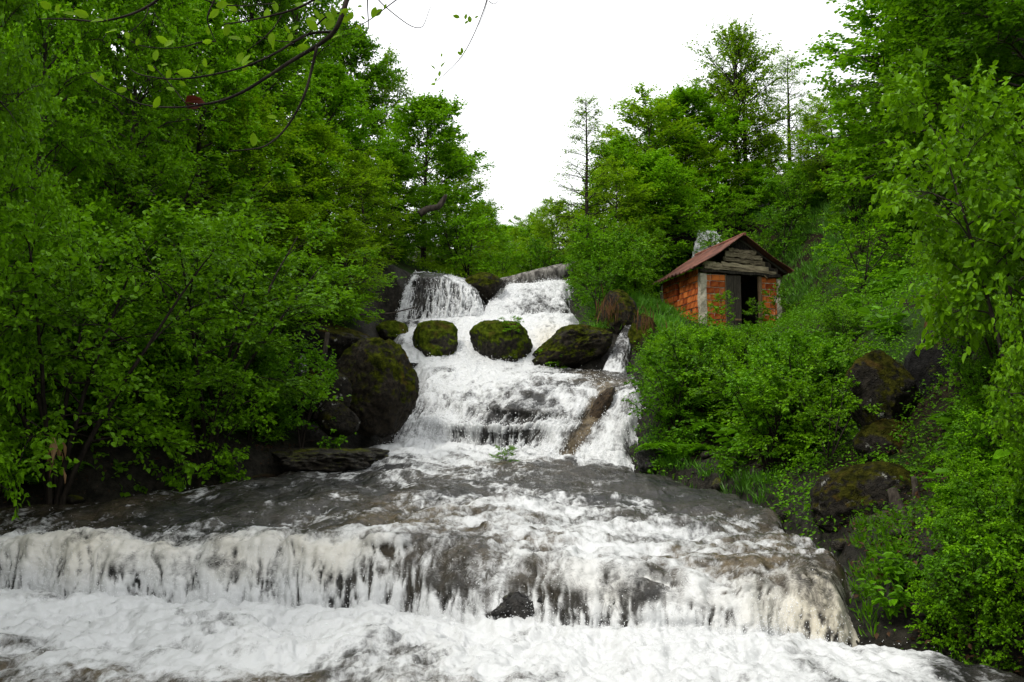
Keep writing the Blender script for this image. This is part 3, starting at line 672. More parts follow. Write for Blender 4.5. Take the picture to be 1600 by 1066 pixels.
def grow(seed, H, Rr, tr, n_limb, base=0.25, prof=None, el=(0.1, 0.9), n_sub=7, n_twig=6, n_leaf=8, leaf=0.085, shape='rhomb', droop=0.15,
         stems=1, spread=0.0, twig=0.42, flat=0.5, mat=None, bark=None, name='tree', wob=0.03, sides=7, parts=('trunk', 'crown'), zj=.42):
    r = np.random.default_rng(seed); wood = MB(); LP, LD, LN = [], [], []
    prof = prof or (lambda t: math.sin(math.pi * min(1, 0.18 + 0.82 * t)) ** 0.7)
    for s in range(stems):
        az0 = r.uniform(0, 6.28) if stems == 1 else s * 2.4 + r.uniform(-.4, .4)
        sp = spread * (0.35 + 0.65 * (s + 1) / stems) if stems > 1 else 0
        h = H * (1 - 0.25 * r.random() * (stems > 1))
        t = np.linspace(0, 1, 12)
        lean = np.stack([np.cos(az0) * sp * t ** 1.3, np.sin(az0) * sp * t ** 1.3, t * h], 1)
        w = np.cumsum(r.normal(0, wob * h / 6, (12, 2)), 0) * t[:, None]
        T = lean.copy(); T[:, :2] += w + (r.normal(0, tr * 1.5, 2) if stems > 1 else 0)
        T[0, 2] = -0.5
        wood.tube(T, tr * (1 - 0.9 * t) + 0.006, sides, False)
        nl = max(3, n_limb // stems)
        for i in range(nl):
            f = base + (1 - base) * (i + r.uniform(.1, .9)) / nl
            f = min(f, 0.985); ct = (f - base) / (1 - base)
            st = np.array([np.interp(f, t, T[:, k]) for k in range(3)])
            az = az0 + i * 2.39996 + r.normal(0, .35)
            L = Rr * max(0.18, prof(ct)) * r.uniform(.7, 1.12)
            e = el[0] + (el[1] - el[0]) * ct + r.normal(0, .12)
            dr = np.array([math.cos(az) * math.cos(e), math.sin(az) * math.cos(e), math.sin(e)])
            q = np.linspace(0, 1, 6)[:, None]
            Lp = st + dr * L * q + np.array([0, 0, 1]) * (-droop * L * q ** 2 + 0.06 * L * np.sin(q * 3)) + np.cumsum(r.normal(0, .025 * L, (6, 3)), 0) * q
            lr = max(.006, tr * 0.38 * (1 - 0.6 * f) * (0.5 + L / Rr * .5))
            wood.tube(Lp, lr * (1 - 0.85 * q[:, 0]) + 0.003, 5 if sides > 5 else 4, False)
            for k in range(n_sub):
                sq = 0.22 + 0.78 * (k + r.random()) / n_sub; sq = min(sq, 1)
                p0 = np.array([np.interp(sq, q[:, 0], Lp[:, c]) for c in range(3)])
                side = (1 if k % 2 else -1) * r.uniform(.45, 1.1)
                c_, s_ = math.cos(side), math.sin(side)
                d2 = np.array([dr[0] * c_ - dr[1] * s_, dr[0] * s_ + dr[1] * c_, dr[2] * .8 + r.normal(0.08, zj)]); d2 /= np.linalg.norm(d2)
                l2 = L * .48 * (1.1 - .6 * sq) * r.uniform(.7, 1.2) + .12
                q3 = np.linspace(0, 1, 4)[:, None]
                Sp = p0 + d2 * l2 * q3 + np.array([0, 0, -1]) * droop * .6 * l2 * q3 ** 2 + r.normal(0, .03 * l2, (4, 3)) * q3
                wood.tube(Sp, lr * .4 * (1 - .8 * q3[:, 0]) + .002, 3, False)
                # twigs and their leaves, vectorised
                m = n_twig
                tq = r.uniform(.15, 1.0, m); tp = np.stack([np.interp(tq, q3[:, 0], Sp[:, c]) for c in range(3)], 1)
                a2 = r.uniform(-1.2, 1.2, m)
                td = np.stack([d2[0] * np.cos(a2) - d2[1] * np.sin(a2), d2[0] * np.sin(a2) + d2[1] * np.cos(a2), np.full(m, d2[2] * .5) + r.normal(0, .32 + zj * .4, m)], 1); td = unit(td)
                tl = twig * r.uniform(.5, 1.15, m)
                for a in range(0, m, 2):
                    wood.tube(np.stack([tp[a], tp[a] + td[a] * tl[a]]), (.004, .0015), 3, False)
                lq = (np.arange(n_leaf) + r.random((m, n_leaf))) / n_leaf
                lp = tp[:, None] + td[:, None] * (tl[:, None] * lq)[..., None] + np.array([0, 0, -.35]) * droop * (tl[:, None] * lq ** 2)[..., None]
                sgn = np.where(np.arange(n_leaf) % 2, 1, -1)[None, :, None]
                sd_ = np.cross(td, np.array([0, 0, 1.0]))[:, None] * sgn
                ld = td[:, None] * .55 + sd_ * .9 + r.normal(0, .35, (m, n_leaf, 3)) + np.array([0, 0, -.25])
                ln = np.array([0, 0, 1.0]) * (0.5 + flat) + r.normal(0, .5, (m, n_leaf, 3))
                LP.append(lp.reshape(-1, 3)); LD.append(ld.reshape(-1, 3)); LN.append(ln.reshape(-1, 3))
    LP, LD, LN = np.concatenate(LP), np.concatenate(LD), np.concatenate(LN)
    sz = leaf * r.uniform(.6, 1.2, len(LP))
    V, F, m = leaf_cards(LP, LD, LN, sz, shape, 0.74 if shape == 'oval' else 0.85)
    tone = np.repeat(r.random(len(LP)), m)
    wm = wood.mesh(parts[0], True); wm.materials.append(bark or M_BARK)
    cm = mesh_np(parts[1], V, F, {'tone': tone}); cm.materials.append(mat or M_LEAF)
    return (name, [(parts[0], wm), (parts[1], cm)]), H, Rr

rounded = lambda t: math.sin(math.pi * min(1, 0.15 + 0.85 * t)) ** 0.6
conic = lambda t: (1 - t) ** 0.8 * 0.9 + 0.12
upright = lambda t: 0.55 + 0.45 * math.sin(math.pi * t)
PR = {}
PR['beech'] = [grow(101 + i, 9.0, 3.0, .13, 54, .08, rounded, (.05, 1.15), 9, 9, 8, .135, twig=.58, droop=.22, mat=M_LEAF) for i in range(2)]
PR['beech'].append(grow(105, 9.0, 2.5, .12, 50, .10, upright, (.2, 1.2), 8, 9, 8, .125, twig=.55, droop=.2, mat=M_LEAFD))
PR['alder'] = [grow(111 + i, 9.0, 2.4, .10, 48, .06, [rounded, upright][i], (.2, 1.15), 8, 7, 7, .115, twig=.55, droop=.2, mat=M_LEAFY) for i in range(2)]
PR['sparse'] = [grow(121, 8.0, 2.4, .12, 38, .22, rounded, (.45, 1.25), 7, 6, 5, .095, mat=M_LEAFY, bark=M_BARKD, wob=.03, droop=.1),
                grow(122, 9.0, 1.6, .10, 52, .2, conic, (.1, .8), 7, 6, 3, .06, mat=M_LEAFY, bark=M_BARKD, wob=.008)]
PR['hazel'] = [grow(131 + i, 4.6, 2.0, .045, 40, .22, rounded, (.0, .8), 7, 6, 7, .092, 'oval', mat=M_LEAFN, bark=M_BARKD, stems=6, spread=2.2, name='hazel_shrub', twig=.4, sides=5) for i in range(2)]
PR['nearbush'] = [grow(141, 3.6, 1.6, .04, 36, .38, rounded, (.05, .75), 7, 6, 6, .115, 'oval', droop=.05, mat=M_LEAFB, bark=M_BARK, stems=4, spread=1.3, name='leafy_bush', sides=5)]
PR['bush'] = [grow(151 + i, 1.7, .85, .018, 16, .08, rounded, (.1, .9), 5, 5, 6, .07, 'oval', mat=[M_HERB, M_LEAF, M_LEAFN][i], bark=M_BARKD, stems=4, spread=.7, name='bush', twig=.22, sides=4, parts=('stem', 'foliage')) for i in range(3)]
PR['sapling'] = [grow(161 + i, 2.4, .7, .014, 14, .25, upright, (.2, .9), 4, 4, 6, .075, 'oval', mat=M_LEAFN, bark=M_BARK, name='sapling', twig=.22, sides=4, parts=('stem', 'foliage')) for i in range(2)]

def fern(seed, n=11, L=.75, mat=None):
    r = np.random.default_rng(seed); LP, LD, LN, S = [], [], [], []; st = MB()
    for i in range(n):
        az = i * 2.4 + r.normal(0, .2); l = L * r.uniform(.7, 1.1); t = np.linspace(0, 1, 16)
        h = np.array([math.cos(az), math.sin(az), 0])
        P = h * (l * (t * .85))[:, None] + np.array([0, 0, 1]) * (l * (1.15 * t - .95 * t ** 2))[:, None]
        st.tube(P[::3], .004, 3, False)
        T = np.gradient(P, axis=0)
        for sgn in (-1, 1):
            sdv = np.cross(unit(T), np.array([0, 0, 1])) * sgn
            LP.append(P[2:]); LD.append((sdv + unit(T) * .35)[2:]); LN.append(np.tile([0, 0, 1.0], (14, 1)) + r.normal(0, .15, (14, 3)))
            S.append(l * .28 * np.sin(np.pi * np.clip(t[2:] * .95 + .05, 0, 1)) ** .7 + .01)
    LP, LD, LN, S = map(np.concatenate, (LP, LD, LN, S))
    V, F, m = leaf_cards(LP, LD, LN, S, 'rhomb', .3, .1)
    a = st.mesh('stem'); a.materials.append(M_HERB)
    b = mesh_np('frond', V, F, {'tone': np.repeat(r.random(len(LP)), m)}); b.materials.append(mat or M_HERB)
    return ('fern', [('stem', a), ('frond', b)]), L, L
PR['fern'] = [fern(171), fern(172, 9, .9)]

def herb(seed, n=26, L=.22, tall=.5, mat=None):
    r = np.random.default_rng(seed); st = MB(); LP, LD, LN, S = [], [], [], []
    for i in range(7):
        az = r.uniform(0, 6.28); h = tall * r.uniform(.5, 1.1)
        top = np.array([math.cos(az) * h * .55, math.sin(az) * h * .55, h]); st.tube(np.stack([np.zeros(3), top * [.4, .4, .6], top]), (.007, .005, .003), 4, False)
        for k in range(n // 5):
            f = r.uniform(.35, 1); a = r.uniform(0, 6.28)
            LP.append(top * [f ** 1.3, f ** 1.3, f]); LD.append([math.cos(a), math.sin(a), r.uniform(-.4, .3)]); LN.append(np.array([0, 0, 1]) + r.normal(0, .3, 3)); S.append(L * r.uniform(.5, 1.1))
    V, F, m = leaf_cards(np.array(LP), np.array(LD), np.array(LN), np.array(S), 'oval', .5)
    a = st.mesh('stem'); a.materials.append(M_HERB)
    b = mesh_np('leaf', V, F, {'tone': np.repeat(r.random(len(LP)), m)}); b.materials.append(mat or M_HERB)
    return ('leafy_plant', [('stem', a), ('leaf', b)]), tall, L
PR['herb'] = [herb(181), herb(182, 34, .16, .6)]

def tree(kind, px, d, top, wpx=None, label=None, group=None, v=0, rz=None, cat='tree', base_py=None, tilt=(0, 0), x=None):
    p, H, Rr = PR[kind][v % len(PR[kind])]
    if x is None: x = (px - 800) / FPX * d
    z = float(gq(x, d)[0]) if base_py is None else at(px, base_py, d)[2]
    zt = at(px, top, d)[2]; sz = max(.2, (zt - z) / H)
    sx = sz if wpx is None else (wpx / pxm(d)) / (2 * Rr * 1.12)
    sx = min(max(sx, .45 * sz), 1.8 * sz)
    return place(p, (x, d, z), random.uniform(0, 6.28) if rz is None else rz, (sx, sx, sz), label, cat, group, tilt)

GL, GR, GC = 'trees of the wood on the left bank', 'trees on the slope above the hut', 'far trees beyond the falls'
LBL_L = 'tall leafy tree in the dense wood on the left bank'
LBL_R = 'leafy tree in the dense wood on the slope behind the brick hut'
LBL_C = 'far pale green tree beyond the top of the falls'
# left wood, far to near
tree('beech', 535, 35, 75, 220, 'dark green tree standing highest against the sky at the right end of the left wood', GL, 2)
tree('alder', 598, 37, 128, 150, 'yellow-green tree next to the dark tree at the edge of the left wood', GL, 1)
tree('beech', 660, 33, 172, 240, 'round leafy tree leaning over the upper left fall', GL, 0)
tree('alder', 712, 40, 240, 170, 'slim tree right of the round leafy tree above the upper fall', GL, 0)
tree('beech', 748, 48, 325, 110, 'lowest tree at the right end of the left wood, over the notch of the falls', GL, 1)
tree('beech', 610, 29.5, 250, 170, 'bushy tree behind the left edge of the upper fall', GL, 1)
tree('alder', 690, 36, 320, 120, 'low leafy tree behind the crest of the upper left fall', GL, 1)
for a in [(450, 29, -40, 240, 0), (370, 27, -140, 240, 2), (280, 25, -200, 260, 1), (180, 22, -260, 300, 0), (60, 19, -320, 320, 2), (-60, 16, -420, 340, 1), (500, 27.5, 120, 220, 1),
          (400, 24, 60, 260, 1), (300, 21, 20, 280, 0), (190, 18, -60, 300, 1), (40, 15, -60, 320, 0), (-90, 11.5, -200, 360, 1)]:
    tree('beech', a[0], a[1], a[2], a[3], LBL_L, GL, a[4])
tree('alder', 480, 24.5, 215, 230, 'yellow-green tree with layered branches in the middle of the left wood', GL, 0)
tree('alder', 565, 26, 265, 210, 'yellow-green tree with low branches reaching over the wide boulder', GL, 1)
tree('alder', 395, 21.5, 200, 250, LBL_L, GL, 1)
tree('alder', 535, 22.6, 345, 170, 'small yellow-green tree whose lowest branches touch the upper left fall', GL, 0)
# centre, beyond the falls
for a in [(770, 62, 362, 110, 0), (805, 66, 372, 100, 1), (840, 60, 358, 110, 0), (865, 50, 330, 110, 1), (790, 80, 360, 130, 0), (830, 85, 352, 130, 1), (740, 44, 372, 90, 1), (775, 40, 405, 90, 0), (815, 42, 398, 80, 1), (850, 40, 392, 80, 0)]:
    tree('alder' if a[4] else 'beech', a[0], a[1], a[2], a[3], LBL_C, GC, a[4])
# right wood
tree('sparse', 920, 31, 158, 165, 'tall thin almost leafless tree with a straight dark trunk above the falls', None, 1, base_py=470)
tree('alder', 878, 38, 335, 150, 'leafy tree left of the thin straight tree, nearest the notch', GR, 1)
tree('beech', 975, 37, 235, 187, 'leafy tree right of the thin straight tree', GR, 0)
tree('alder', 1010, 39, 185, 237, LBL_R, GR, 1)
tree('beech', 1080, 41, 160, 237, LBL_R, GR, 0)
tree('sparse', 1160, 41, 62, 230, 'tall sparse tree with dark forked trunk rising above the wood', GR, 0)
tree('sparse', 1176, 42, 85, 200, 'second sparse trunk close behind the tall sparse tree', GR, 0)
tree('alder', 1140, 43, 150, 225, LBL_R, GR, 1)
tree('sparse', 1245, 44, 92, 140, 'pale thin tree against the sky between the tall sparse tree and the big canopy', GR, 1)
tree('alder', 1215, 42, 215, 187, LBL_R, GR, 0)
for a in [(960, 34.5, 285, 140, 1), (1035, 37, 255, 150, 0), (1110, 39.5, 240, 160, 1), (1180, 40, 260, 150, 0), (1290, 43, 190, 140, 1), (1040, 42, 215, 160, 1), (915, 41, 345, 110, 1)]:
    tree('alder' if a[4] else 'beech', a[0], a[1], a[2], a[3] * 1.3, LBL_R, GR, a[4])
tree('beech', 1500, 29, -40, 500, 'great layered canopy tree at the upper right, its left side against the sky', None, 0)
tree('alder', 1320, 36, 165, 250, 'tree at the left foot of the great layered canopy', GR, 1)
tree('beech', 1520, 26, -150, 425, 'dense tree right of the great layered canopy', GR, 1)
tree('beech', 1640, 22, -260, 475, 'dense dark tree cut off by the upper right edge', GR, 2)
tree('beech', 1470, 31, 40, 325, 'deep green tree under the great layered canopy', GR, 2)
tree('beech', 1590, 29, 60, 325, LBL_R, GR, 2)
# the wood goes on beside the camera: unseen trees added to shade the banks
for (x, y, h, v, r0) in [(-9.5, 6.5, 10, 0, 1.0), (-10.5, 2.0, 11, 1, .9), (-8.0, -2.5, 11, 2, 1.1), (9.5, 5.0, 9, 0, .8), (9.0, 0.5, 10, 1, .9)]:
    k = h / 9.0; place(PR['beech'][v][0], (x, y, float(gq(x, y)[0])), x * 1.7, (k * r0, k * r0, k), 'unseen tree added for shade beside the viewpoint, ' + ('left' if x < 0 else 'right') + ' bank, ' + {6.5: 'farthest ahead', 2.0: 'level with it', -2.5: 'behind it', 5.0: 'ahead of it', .5: 'level with it'}[y], 'tree', 'trees beside the viewpoint')
# shrubs of the left bank
tree('hazel', 95, 13.2, 285, 470, 'big many-stemmed hazel spreading over the dark left bank', None, 0, rz=0.4, cat='shrub')
tree('hazel', 330, 15.5, 330, 380, 'hazel with bright leaves right of the many-stemmed hazel', None, 1, rz=1.4, cat='shrub')
tree('hazel', -40, 13.0, 240, 330, 'shaded hazel at the left edge of the picture', None, 1, rz=2.4, cat='shrub')
tree('hazel', 235, 18, 240, 380, 'hazel behind the two front hazels on the left bank', None, 0, rz=3.0, cat='shrub')
tree('hazel', 375, 18.8, 370, 240, 'hazel hanging over the black hollow left of the boulders', None, 0, rz=4.0, cat='shrub')
tree('hazel', 500, 21.5, 400, 220, 'hazel behind the wide boulder left of the fall', None, 1, rz=5.0, cat='shrub')
# small bright trees of the right side
tree('hazel', 975, 32.5, 345, 105, 'small bright green shrub tree left of the hut roof', None, 1, rz=0.3, cat='shrub')
tree('nearbush', 1600, 9.6, 110, 380, 'near bush with large pale leaves at the right edge', None, 0, rz=.7, cat='bush')
tree('nearbush', 1560, 11.2, 330, 190, 'large-leaved bush behind the near bush on the right', None, 0, rz=2.2, cat='bush')
tree('nearbush', 1690, 7.2, 430, 160, 'dark large-leaved bush low at the right edge', None, 0, rz=3.9, cat='bush')

# scattered bushes, ferns, herbs, saplings (each a thing of its own)
def scatter(kind, n, region, smin, smax, label, group, cat, clear=0.25, seed=1, name_z=0.0):
    r = np.random.default_rng(seed); k = 0; tries = 0
    while k < n and tries < n * 40:
        tries += 1
        x, y = region(r)
        z, dw = gq(x, y)
        if dw < clear: continue
        if 5.3 < x < 9.3 and 29.0 < y < 34.2: continue
        p, ph, _q = PR[kind][r.integers(len(PR[kind]))]; s = r.uniform(smin, smax)
        px = 800 + x / y * FPX
        for x0, x1, dm, pt in ((1005, 1305, 34, 514), (1305, 1345, 31, 465), (1300, 1450, 12.7, 700), (1265, 1475, 11.0, 850), (915, 1025, 24.2, 590)):   # what stands behind stays in view
            if x0 < px < x1 and y < dm: s = min(s, (at(px, pt + 16 * r.random(), y)[2] - z) / ph * .9)
        if s < .25: continue
        place(p, (x, y, float(z) - .03), r.uniform(0, 6.28), (s, s, s * r.uniform(.85, 1.2)), label, cat, group, (r.normal(0, .08), r.normal(0, .08)))
        k += 1

def pxreg(x0, x1, d0, d1):
    def f(r):
        d = r.uniform(d0, d1); return (r.uniform(x0, x1) - 800) / FPX * d, d
    return f
GB = 'bushes of the right bank thicket'
scatter('bush', 46, pxreg(1030, 1330, 17, 29), .8, 1.35, 'leafy green bush in the thicket on the slope below the brick hut', GB, 'bush', .5, 1)
scatter('bush', 44, pxreg(1235, 1640, 24, 40), .7, 1.2, 'leafy green bush on the slope right of the brick hut', GB + ', upper slope', 'bush', .5, 2)
scatter('bush', 20, pxreg(1150, 1330, 13.5, 19), .6, 1.0, 'bush in the thicket beside the tall mossy boulder of the right bank', GB + ', lower slope', 'bush', .5, 3)
scatter('bush', 16, pxreg(1420, 1680, 7.6, 14), .22, .42, 'bush under the large-leaved bushes at the right edge', GB + ', near the camera', 'bush', .8, 4)
scatter('bush', 26, pxreg(330, 520, 15, 21), .5, .9, 'low bush on the dark left bank near the boulders', 'low bushes of the left bank', 'bush', .7, 5)
scatter('bush', 22, pxreg(-50, 330, 12, 18), .5, .9, 'low bush under the hazels on the left bank', 'low bushes under the hazels', 'bush', 1.2, 6)
scatter('bush', 22, pxreg(700, 960, 31, 44), .7, 1.2, 'bright bush on the rise behind the crest of the falls', 'bushes behind the falls', 'bush', .6, 7)
scatter('bush', 14, pxreg(930, 1060, 26, 33), .7, 1.1, 'bush between the fallen log and the brick hut', 'bushes left of the hut', 'bush', .4, 8)
scatter('bush', 16, lambda r: ((lambda d: ((r.uniform(1022, 1085) - 800) / FPX * d, d))(r.uniform(16.8, 22))), .45, .8, 'bush hanging over the right edge of the main fall', 'bushes beside the main fall', 'bush', .22, 21)
scatter('bush', 14, pxreg(888, 960, 24.5, 30), .4, .75, 'bush at the right edge of the upper right fall', 'bushes beside the upper fall', 'bush', .15, 22)
scatter('bush', 14, pxreg(1200, 1300, 12.5, 16.5), .35, .7, 'small bush at the waterline of the right bank', 'bushes at the right waterline', 'bush', .2, 23)
scatter('fern', 40, pxreg(1020, 1300, 16, 27), .8, 1.3, 'green fern among the bushes below the hut', 'ferns of the right bank', 'fern', .3, 9)
scatter('fern', 14, pxreg(1400, 1640, 8.3, 12), .35, .6, 'fern on the shaded right bank near the camera', 'ferns near the camera', 'fern', .3, 10)
scatter('bush', 26, pxreg(120, 480, 13.4, 17.4), .55, .95, 'bush hanging low over the waterline of the left bank', 'bushes at the left waterline', 'bush', .22, 31)
scatter('bush', 30, pxreg(1370, 1640, 7.0, 9.6), .22, .45, 'low dark bush at the near right waterline', 'low bushes of the near right bank', 'bush', .15, 32)
scatter('fern', 34, pxreg(0, 500, 11.5, 18), .5, .9, 'fern on the dark soil of the left bank', 'ferns of the left bank', 'fern', .4, 11)
scatter('herb', 46, pxreg(1360, 1640, 7.0, 11), .45, .85, 'broad-leaved plant on the near right bank', 'broad-leaved plants near the camera', 'plant', .2, 12)
scatter('herb', 40, pxreg(1040, 1420, 15, 28), .8, 1.4, 'broad-leaved plant in the thicket of the right bank', 'broad-leaved plants of the right bank', 'plant', .3, 13)
scatter('bush', 26, pxreg(985, 1270, 34.8, 40.5), .7, 1.2, 'bush in the shade under the trees behind the hut', 'bushes behind the hut', 'bush', .5, 24)
scatter('sapling', 16, pxreg(1060, 1330, 18, 28), .7, 1.1, 'thin sapling sticking out of the thicket below the hut', 'saplings of the right bank', 'sapling', .5, 14)

for (px, py, d, s, lb) in [(788, 732, 17.2, .42, 'small green plant growing on a rock in the middle of the stream'), (870, 582, 22.4, .62, 'bright plant at the foot of the sloping boulder on the ledge'),
                           (800, 520, 22.5, .4, 'green plant growing on top of the broad boulder in the chutes')]:
    place(PR['bush'][1][0], at(px, py, d), random.uniform(0, 6), (s * .7, s * .7, s * .55), lb, 'plant')
place(PR['bush'][2][0], at(1116, 408, 35.2), 1.0, (.8, .8, .75), 'pale leafy bush in front of the white jet behind the hut roof', 'bush')
for (px, py, d, s, lb) in [(1130, 545, 28.6, .9, 'sapling in front of the corner pillar of the hut'), (1182, 540, 28.8, .75, 'sapling in front of the open doorway'), (1215, 545, 29, 1.0, 'sapling in front of the broken right pillar')]:
    place(PR['sapling'][0][0], at(px, py, d), random.uniform(0, 6), (s * .8, s * .8, s * .7), lb, 'sapling')

# ------------------------------------------------------------------ ground cover (uncountable)
def cover(name, pts, n_leaf, rad, h, leaf, mat, label, shape='rhomb', seed=0, width=.6):
    r = np.random.default_rng(seed); P = np.repeat(pts, n_leaf, 0); n = len(P)
    a = r.uniform(0, 6.28, n); q = np.sqrt(r.random(n)) * rad; hh = h * r.random(n) ** .8 * (1.1 - q / rad * .6)
    P = P + np.stack([np.cos(a) * q, np.sin(a) * q, hh], 1)
    D = np.stack([np.cos(a), np.sin(a), r.normal(0, .3, n)], 1) + r.normal(0, .5, (n, 3)); N = np.array([0, 0, 1.0]) + r.normal(0, .4, (n, 3))
    V, F, m = leaf_cards(P, D, N, leaf * r.uniform(.5, 1.2, n), shape, width)
    o = obj(name, mesh_np(name, V, F, {'tone': np.repeat(r.random(n), m)}), mat)
    return tag(o, label, None, None, 'stuff')

def pick(n, region, lo, hi, seed, dens=None):
    r = np.random.default_rng(seed); out = []
    d = r.uniform(region[2], region[3], n * 3); x = (r.uniform(region[0], region[1], n * 3) - 800) / FPX * d
    z, dw = gq(x, d); nz = fbm(x * .7, d * .7, seed, 3)
    ok = (dw > lo) & (dw < hi) & (nz > -.22) & ~((x > 5.4) & (x < 9.2) & (d > 29.2) & (d < 34))
    return np.stack([x, d, z], 1)[ok][:n]
cover('undergrowth', np.concatenate([pick(1500, (1000, 1500, 15, 30), .12, 99, 1), pick(1500, (1230, 1640, 22, 42), .3, 99, 2)]), 14, .28, .35, .075, M_HERB, 'low leafy undergrowth covering the right bank', seed=1)
cover('undergrowth', np.concatenate([pick(500, (1000, 1080, 16.5, 24), .1, 99, 11), pick(400, (1180, 1420, 10.5, 16), .1, 99, 12), pick(260, (880, 960, 24, 30), .1, 99, 13)]), 16, .2, .22, .06, M_HERB, 'low leafy growth along the right edge of the stream', seed=7)
cover('undergrowth', pick(800, (1350, 1680, 6.8, 14), .12, 99, 3), 14, .2, .28, .055, M_LEAFD, 'low leafy undergrowth on the near right bank', seed=2)
cover('undergrowth', pick(900, (-60, 520, 11, 20), .75, 99, 4), 10, .22, .22, .06, M_LEAFD, 'sparse low undergrowth on the dark left bank', seed=3)
cover('undergrowth', pick(1400, (640, 1010, 29, 52), .4, 99, 5), 14, .35, .4, .10, M_LEAFY, 'bright undergrowth on the rise behind the falls', seed=4)

def blades(name, pts, n, L, mat, label, seed, rad=.14, lean=.6):
    r = np.random.default_rng(seed); P = np.repeat(pts, n, 0); m = len(P); a = r.uniform(0, 6.28, m)
    P = P + np.stack([np.cos(a), np.sin(a), np.zeros(m)], 1) * (r.random(m) * rad)[:, None]
    D = np.stack([np.cos(a) * lean, np.sin(a) * lean, np.ones(m)], 1) + r.normal(0, .25, (m, 3))
    V, F, k = leaf_cards(P, D, np.stack([np.cos(a), np.sin(a), np.full(m, .3)], 1), L * r.uniform(.5, 1.2, m), 'rhomb', .09, .05)
    return tag(obj(name, mesh_np(name, V, F, {'tone': np.repeat(r.random(m), k)}), mat), label, None, None, 'stuff')
blades('grass', np.concatenate([pick(900, (1180, 1430, 30, 40), .5, 99, 6), pick(500, (930, 1060, 24, 32), .15, 99, 7)]), 16, .30, M_GRASS, 'grass on the bright slope right of the hut and by the falls', 1)
blades('grass', pick(110, (1330, 1500, 6.9, 10.5), .06, .45, 8), 12, .14, M_HERB, 'grass along the edge of the near right bank', 2, .10)
blades('grass', pick(160, (1010, 1210, 13, 18), .08, .5, 9), 14, .2, M_GRASS, 'grass tufts at the waterline below the thicket', 3)

cover('leaf_litter', np.concatenate([pick(900, (-60, 540, 11, 19), .12, 99, 21), pick(500, (1330, 1680, 6.6, 12), .1, 99, 22)]), 7, .3, .03, .06, M_LITTER, 'brown leaf litter on the dark soil of both banks', seed=9)
M_STONE = rock_mat('small_stone', (0.008, 0.007, 0.005), (0.06, 0.05, 0.036), 0.25, wet=0.45, spec=0.2)
_st = []
for q in range(5):
    V, F = ico(3); rr = np.random.default_rng(300 + q); P = V.copy()
    for _ in range(6):
        n = rr.normal(size=3); n /= np.linalg.norm(n); h = rr.uniform(.5, .85); t_ = P @ n; P = P - np.where(t_ > h, (t_ - h) * .9, 0)[:, None] * n
    P = P + V * (.14 * fbm(P[:, 0] * 1.6 + q * 5, P[:, 1] * 1.6, P[:, 2] * 1.6, 3))[:, None]
    me = mesh_np('stone', P * (1, .8, .55), F, None, True); me.materials.append(M_STONE); _st.append(me)
r = np.random.default_rng(88); k = 0
while k < 60:
    d = r.uniform(8, 19); px = r.uniform(-40, 560) if k % 2 else r.uniform(1040, 1420); x = (px - 800) / FPX * d; z, dw = gq(x, d)
    if not .03 < dw < .9: continue
    s = .05 + .16 * r.random() ** 2; o = obj('stone', _st[k % 5], None, None, (x, d, float(z) + s * .15)); o.scale = (s, s, s); o.rotation_euler = (r.normal(0, .2), r.normal(0, .2), r.uniform(0, 6.28)); k += 1
    tag(o, 'stone at the water edge', 'stone', 'stones along the water edge')

# ------------------------------------------------------------------ brick hut
M_BRICK = plain('clay_brick', (0.25, 0.045, 0.012), (0.62, 0.18, 0.042), 5, .85, .1, .12, var=1.1)
M_MORTAR = plain('grey_mortar', (0.32, 0.28, 0.22), (0.62, 0.57, 0.48), 12, .95, .1, .5)
M_CONC = plain('weathered_concrete', (0.20, 0.18, 0.13), (0.50, 0.46, 0.36), 11, .95, .1, .6)
M_WOOD = plain('grey_weathered_wood', (0.06, 0.048, 0.03), (0.46, 0.39, 0.26), 6, .9, .15, .6, (.6, 6, 9))
M_DOOR = plain('black_stained_wood', (0.008, 0.007, 0.006), (0.075, 0.065, 0.050), 5, .85, .2, .6, (12, 12, .9))
M_POST = plain('pale_brown_wood', (0.10, 0.065, 0.035), (0.26, 0.18, 0.105), 6, .9, .15, .5, (10, 10, .8))
M_ROOF = plain('rusty_red_sheet', (0.07, 0.026, 0.017), (0.21, 0.080, 0.052), 1.8, .75, .3, .3)
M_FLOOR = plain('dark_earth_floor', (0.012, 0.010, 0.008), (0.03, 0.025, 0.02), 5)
HA = math.atan(.25)
hx, hy = (1097 - 800) / FPX * 30.0, 30.0
HZ = at(1097, 519, 30)[2]
hut = tag(empty('brick_hut', (hx, hy, HZ), HA), 'small ruined red brick hut with rusty gable roof and open doorway', 'hut')
HW, HD, HH = 2.81, 3.05, 1.95
BH = .205
brick_r = np.random.default_rng(5)
_bm = {}
